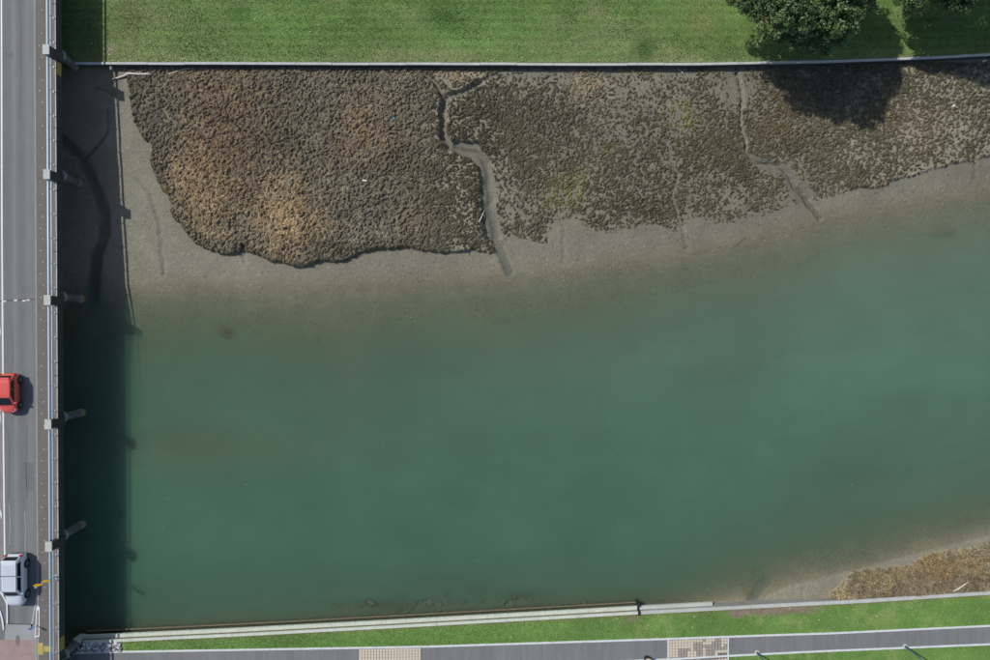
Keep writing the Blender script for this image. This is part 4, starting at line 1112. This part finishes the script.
# litter on the marsh
def litter(name, label, a_, b_, w_, h_, mat, rot):
    p = P(a_, b_, .8); z_ = float(marsh_z(p.x, p.y)); m = MB()
    m.ring_loft([[(x_ * w_, y_ * h_, zz + .05 * math.sin(3 * x_)) for x_, y_ in ((-.5, -.4), (0, -.5), (.5, -.35), (.45, .45), (0, .5), (-.5, .4))] for zz in (0, .05, .08)])
    o = link(name, m.mesh(name, mat), None, (p.x, p.y, z_ + .04)); o.rotation_euler.z = rot; tag(o, label, "litter")
litter("litter_scrap", "small bright blue plastic scrap on the marsh left of the creek", 394, 119, .16, .30, MAT['litter_blue'], .2)
litter("litter_scrap", "white plastic scrap on the brown marsh mat", 365, 181, .50, .13, MAT['white'], -.15)
litter("litter_scrap", "tiny white scrap in the right-hand marsh near tree shadow", 953, 106, .25, .2, MAT['white'], .4)
litter("litter_scrap", "pale pinkish scrap at the wall foot near the right edge", 983, 61.5, .35, .2, MAT['paver_cream'], .2)
# fallen leaves on the lawns
n = 420
lx = np.concatenate([rng.uniform(-42.6, -30, 150), rng.uniform(-42, 50, 200), rng.uniform(0, 48, 70)])
ly = np.concatenate([y_wallN(lx[:350]) + .3 + np.abs(rng.normal(0, 1, 350)) * np.where(rng.random(350) < .6, 5, .5), y_wallS(lx[350:]) - .4 - rng.uniform(0, 1.6, 70)])
lz = np.concatenate([np.full(350, ZL + .06), np.full(70, ZS + .05)])
an = rng.uniform(0, 6.28, n); s1 = rng.uniform(.03, .085, n)
V = np.stack([np.stack([lx + s1 * np.cos(an + o_), ly + s1 * .7 * np.sin(an + o_), lz + rng.uniform(0, .04, n)], 1) for o_ in (0, 1.57, 3.14, 4.71)], 1).reshape(-1, 3)
cc = np.array([srgb(190, 160, 110), srgb(150, 110, 70), srgb(215, 200, 170)])[rng.integers(0, 3, n)]
tag(link("fallen_leaves", np_mesh("fallen_leaves", V, np.arange(4 * n).reshape(-1, 4), MAT['litter'], np.repeat(cc, 4, 0))), "dry fallen leaves scattered over the lawns", "leaves", kind="stuff")

# foam flecks and bits drifting on the water
n = 90
lx = rng.uniform(-36, 49, n); ly = rng.uniform(-24, 1, n); s1 = rng.uniform(.02, .06, n); an = rng.uniform(0, 6.28, n)
V = np.stack([np.stack([lx + s1 * np.cos(an + o_), ly + s1 * .6 * np.sin(an + o_), np.full(n, .008)], 1) for o_ in (0, 1.57, 3.14, 4.71)], 1).reshape(-1, 3)
cc = np.array([srgb(190, 186, 160), srgb(150, 140, 100), srgb(60, 60, 44)])[rng.integers(0, 3, n)]
tag(link("floating_flecks", np_mesh("floating_flecks", V, np.arange(4 * n).reshape(-1, 4), MAT['litter'], np.repeat(cc, 4, 0))), "tiny foam flecks and leaf bits drifting on the green water", "flecks", kind="stuff")

# ------------------------------------------------------------------ trees
def tree(label, cx, cy, cz, rx, ry, rz_, nclump, nleaf, seed):
    rr_ = np.random.default_rng(seed); rd = random.Random(seed)
    root = empty("broadleaf_tree", (cx, cy, ZL)); tag(root, label, "tree", "trees on the northern lawn")
    # clump centres over an uneven dome
    ctr = []
    while len(ctr) < nclump:
        d = Vector((rr_.normal(), rr_.normal(), rr_.normal() * .9 + .35)).normalized()
        if d.z < -.45: continue
        az = math.atan2(d.y, d.x)
        lob = 0.93 + .05 * math.sin(3 * az + seed) + .06 * math.sin(7 * az + 2 * seed) + .05 * math.sin(5 * d.z * 2 + az * 2)
        q = lob * ((rr_.uniform(.55, 1.0) ** .45) if rr_.random() < .75 else rr_.uniform(.35, .8))
        ctr.append(Vector((d.x * rx * q, d.y * ry * q, cz - ZL + d.z * rz_ * q)))
    # limbs
    m = MB(); m.tube([(0, 0, -.15), (.1, .05, .8), (.05, .2, 1.7), (0, .1, 2.6)], [.62, .45, .40, .34], 12); tr = m.build("trunk", MAT['bark'], root, True, True)
    for k_ in range(10):
        e = ctr[rd.randrange(len(ctr))] * .82; s = Vector((0, .1, rd.uniform(1.5, 2.5)))
        mid = s.lerp(e, .5) + Vector((rd.uniform(-.5, .5), rd.uniform(-.5, .5), rd.uniform(-.2, .5)))
        m = MB(); m.tube([s, s.lerp(mid, .5), mid, mid.lerp(e, .55), e], [.24, .19, .14, .09, .04], 8); m.build("limb", MAT['bark'], tr, True, True)
    Vl, Cl = [], []
    gold = np.array(srgb(106, 128, 76)); deep_ = np.array(srgb(62, 82, 44)); grey = np.array(srgb(124, 138, 104)); red = np.array(srgb(140, 84, 58))
    for c_ in ctr:
        r_ = rr_.uniform(.28, .58)
        n = int(nleaf * (r_ / .43) ** 2)
        tone = rr_.uniform(0, 1); isred = rr_.random() < .05
        d = rr_.normal(size=(n, 3)); d[:, 2] = d[:, 2] * .75 + .25; d /= np.linalg.norm(d, axis=1)[:, None]
        rad = r_ * rr_.uniform(.55, 1.05, n)
        pos = np.array(c_) + d * rad[:, None] * np.array([1, 1, .8])
        nor = d + rr_.normal(0, .55, (n, 3)); nor[:, 2] += .35; nor /= np.linalg.norm(nor, axis=1)[:, None]
        t = np.cross(nor, rr_.normal(size=(n, 3))); t /= np.linalg.norm(t, axis=1)[:, None]
        bt = np.cross(nor, t)
        ln = rr_.uniform(.08, .16, n)[:, None]; wd = ln * .5
        q = np.stack([pos - t * ln, pos - bt * wd + nor * .01, pos + t * ln, pos + bt * wd + nor * .01], 1)
        Vl.append(q.reshape(-1, 3))
        base_ = deep_ * (1 - tone) + gold * tone
        col = base_ * rr_.uniform(.6, 1.35, (n, 1)); gm = rr_.random(n) < .18; col[gm] = grey * rr_.uniform(.7, 1.1, (gm.sum(), 1))
        rm = rr_.random(n) < (.10 if isred else .003); col[rm] = red * rr_.uniform(.6, 1.1, (rm.sum(), 1))
        Cl.append(np.repeat(col, 4, 0))
    Vl = np.concatenate(Vl); Cl = np.concatenate(Cl)
    link("crown", np_mesh("crown", Vl, np.arange(len(Vl)).reshape(-1, 4), MAT['leaf'], Cl), root)
tree("large broadleaf tree overhanging the wall, nearly whole crown in view", 27.1, 30.6, 8.3, 6.7, 6.2, 5.0, 1750, 62, 5)
tree("broadleaf tree cut off by the top edge in the far right corner", 40.9, 33.8, 7.8, 6.0, 6.0, 4.5, 1400, 66, 9)
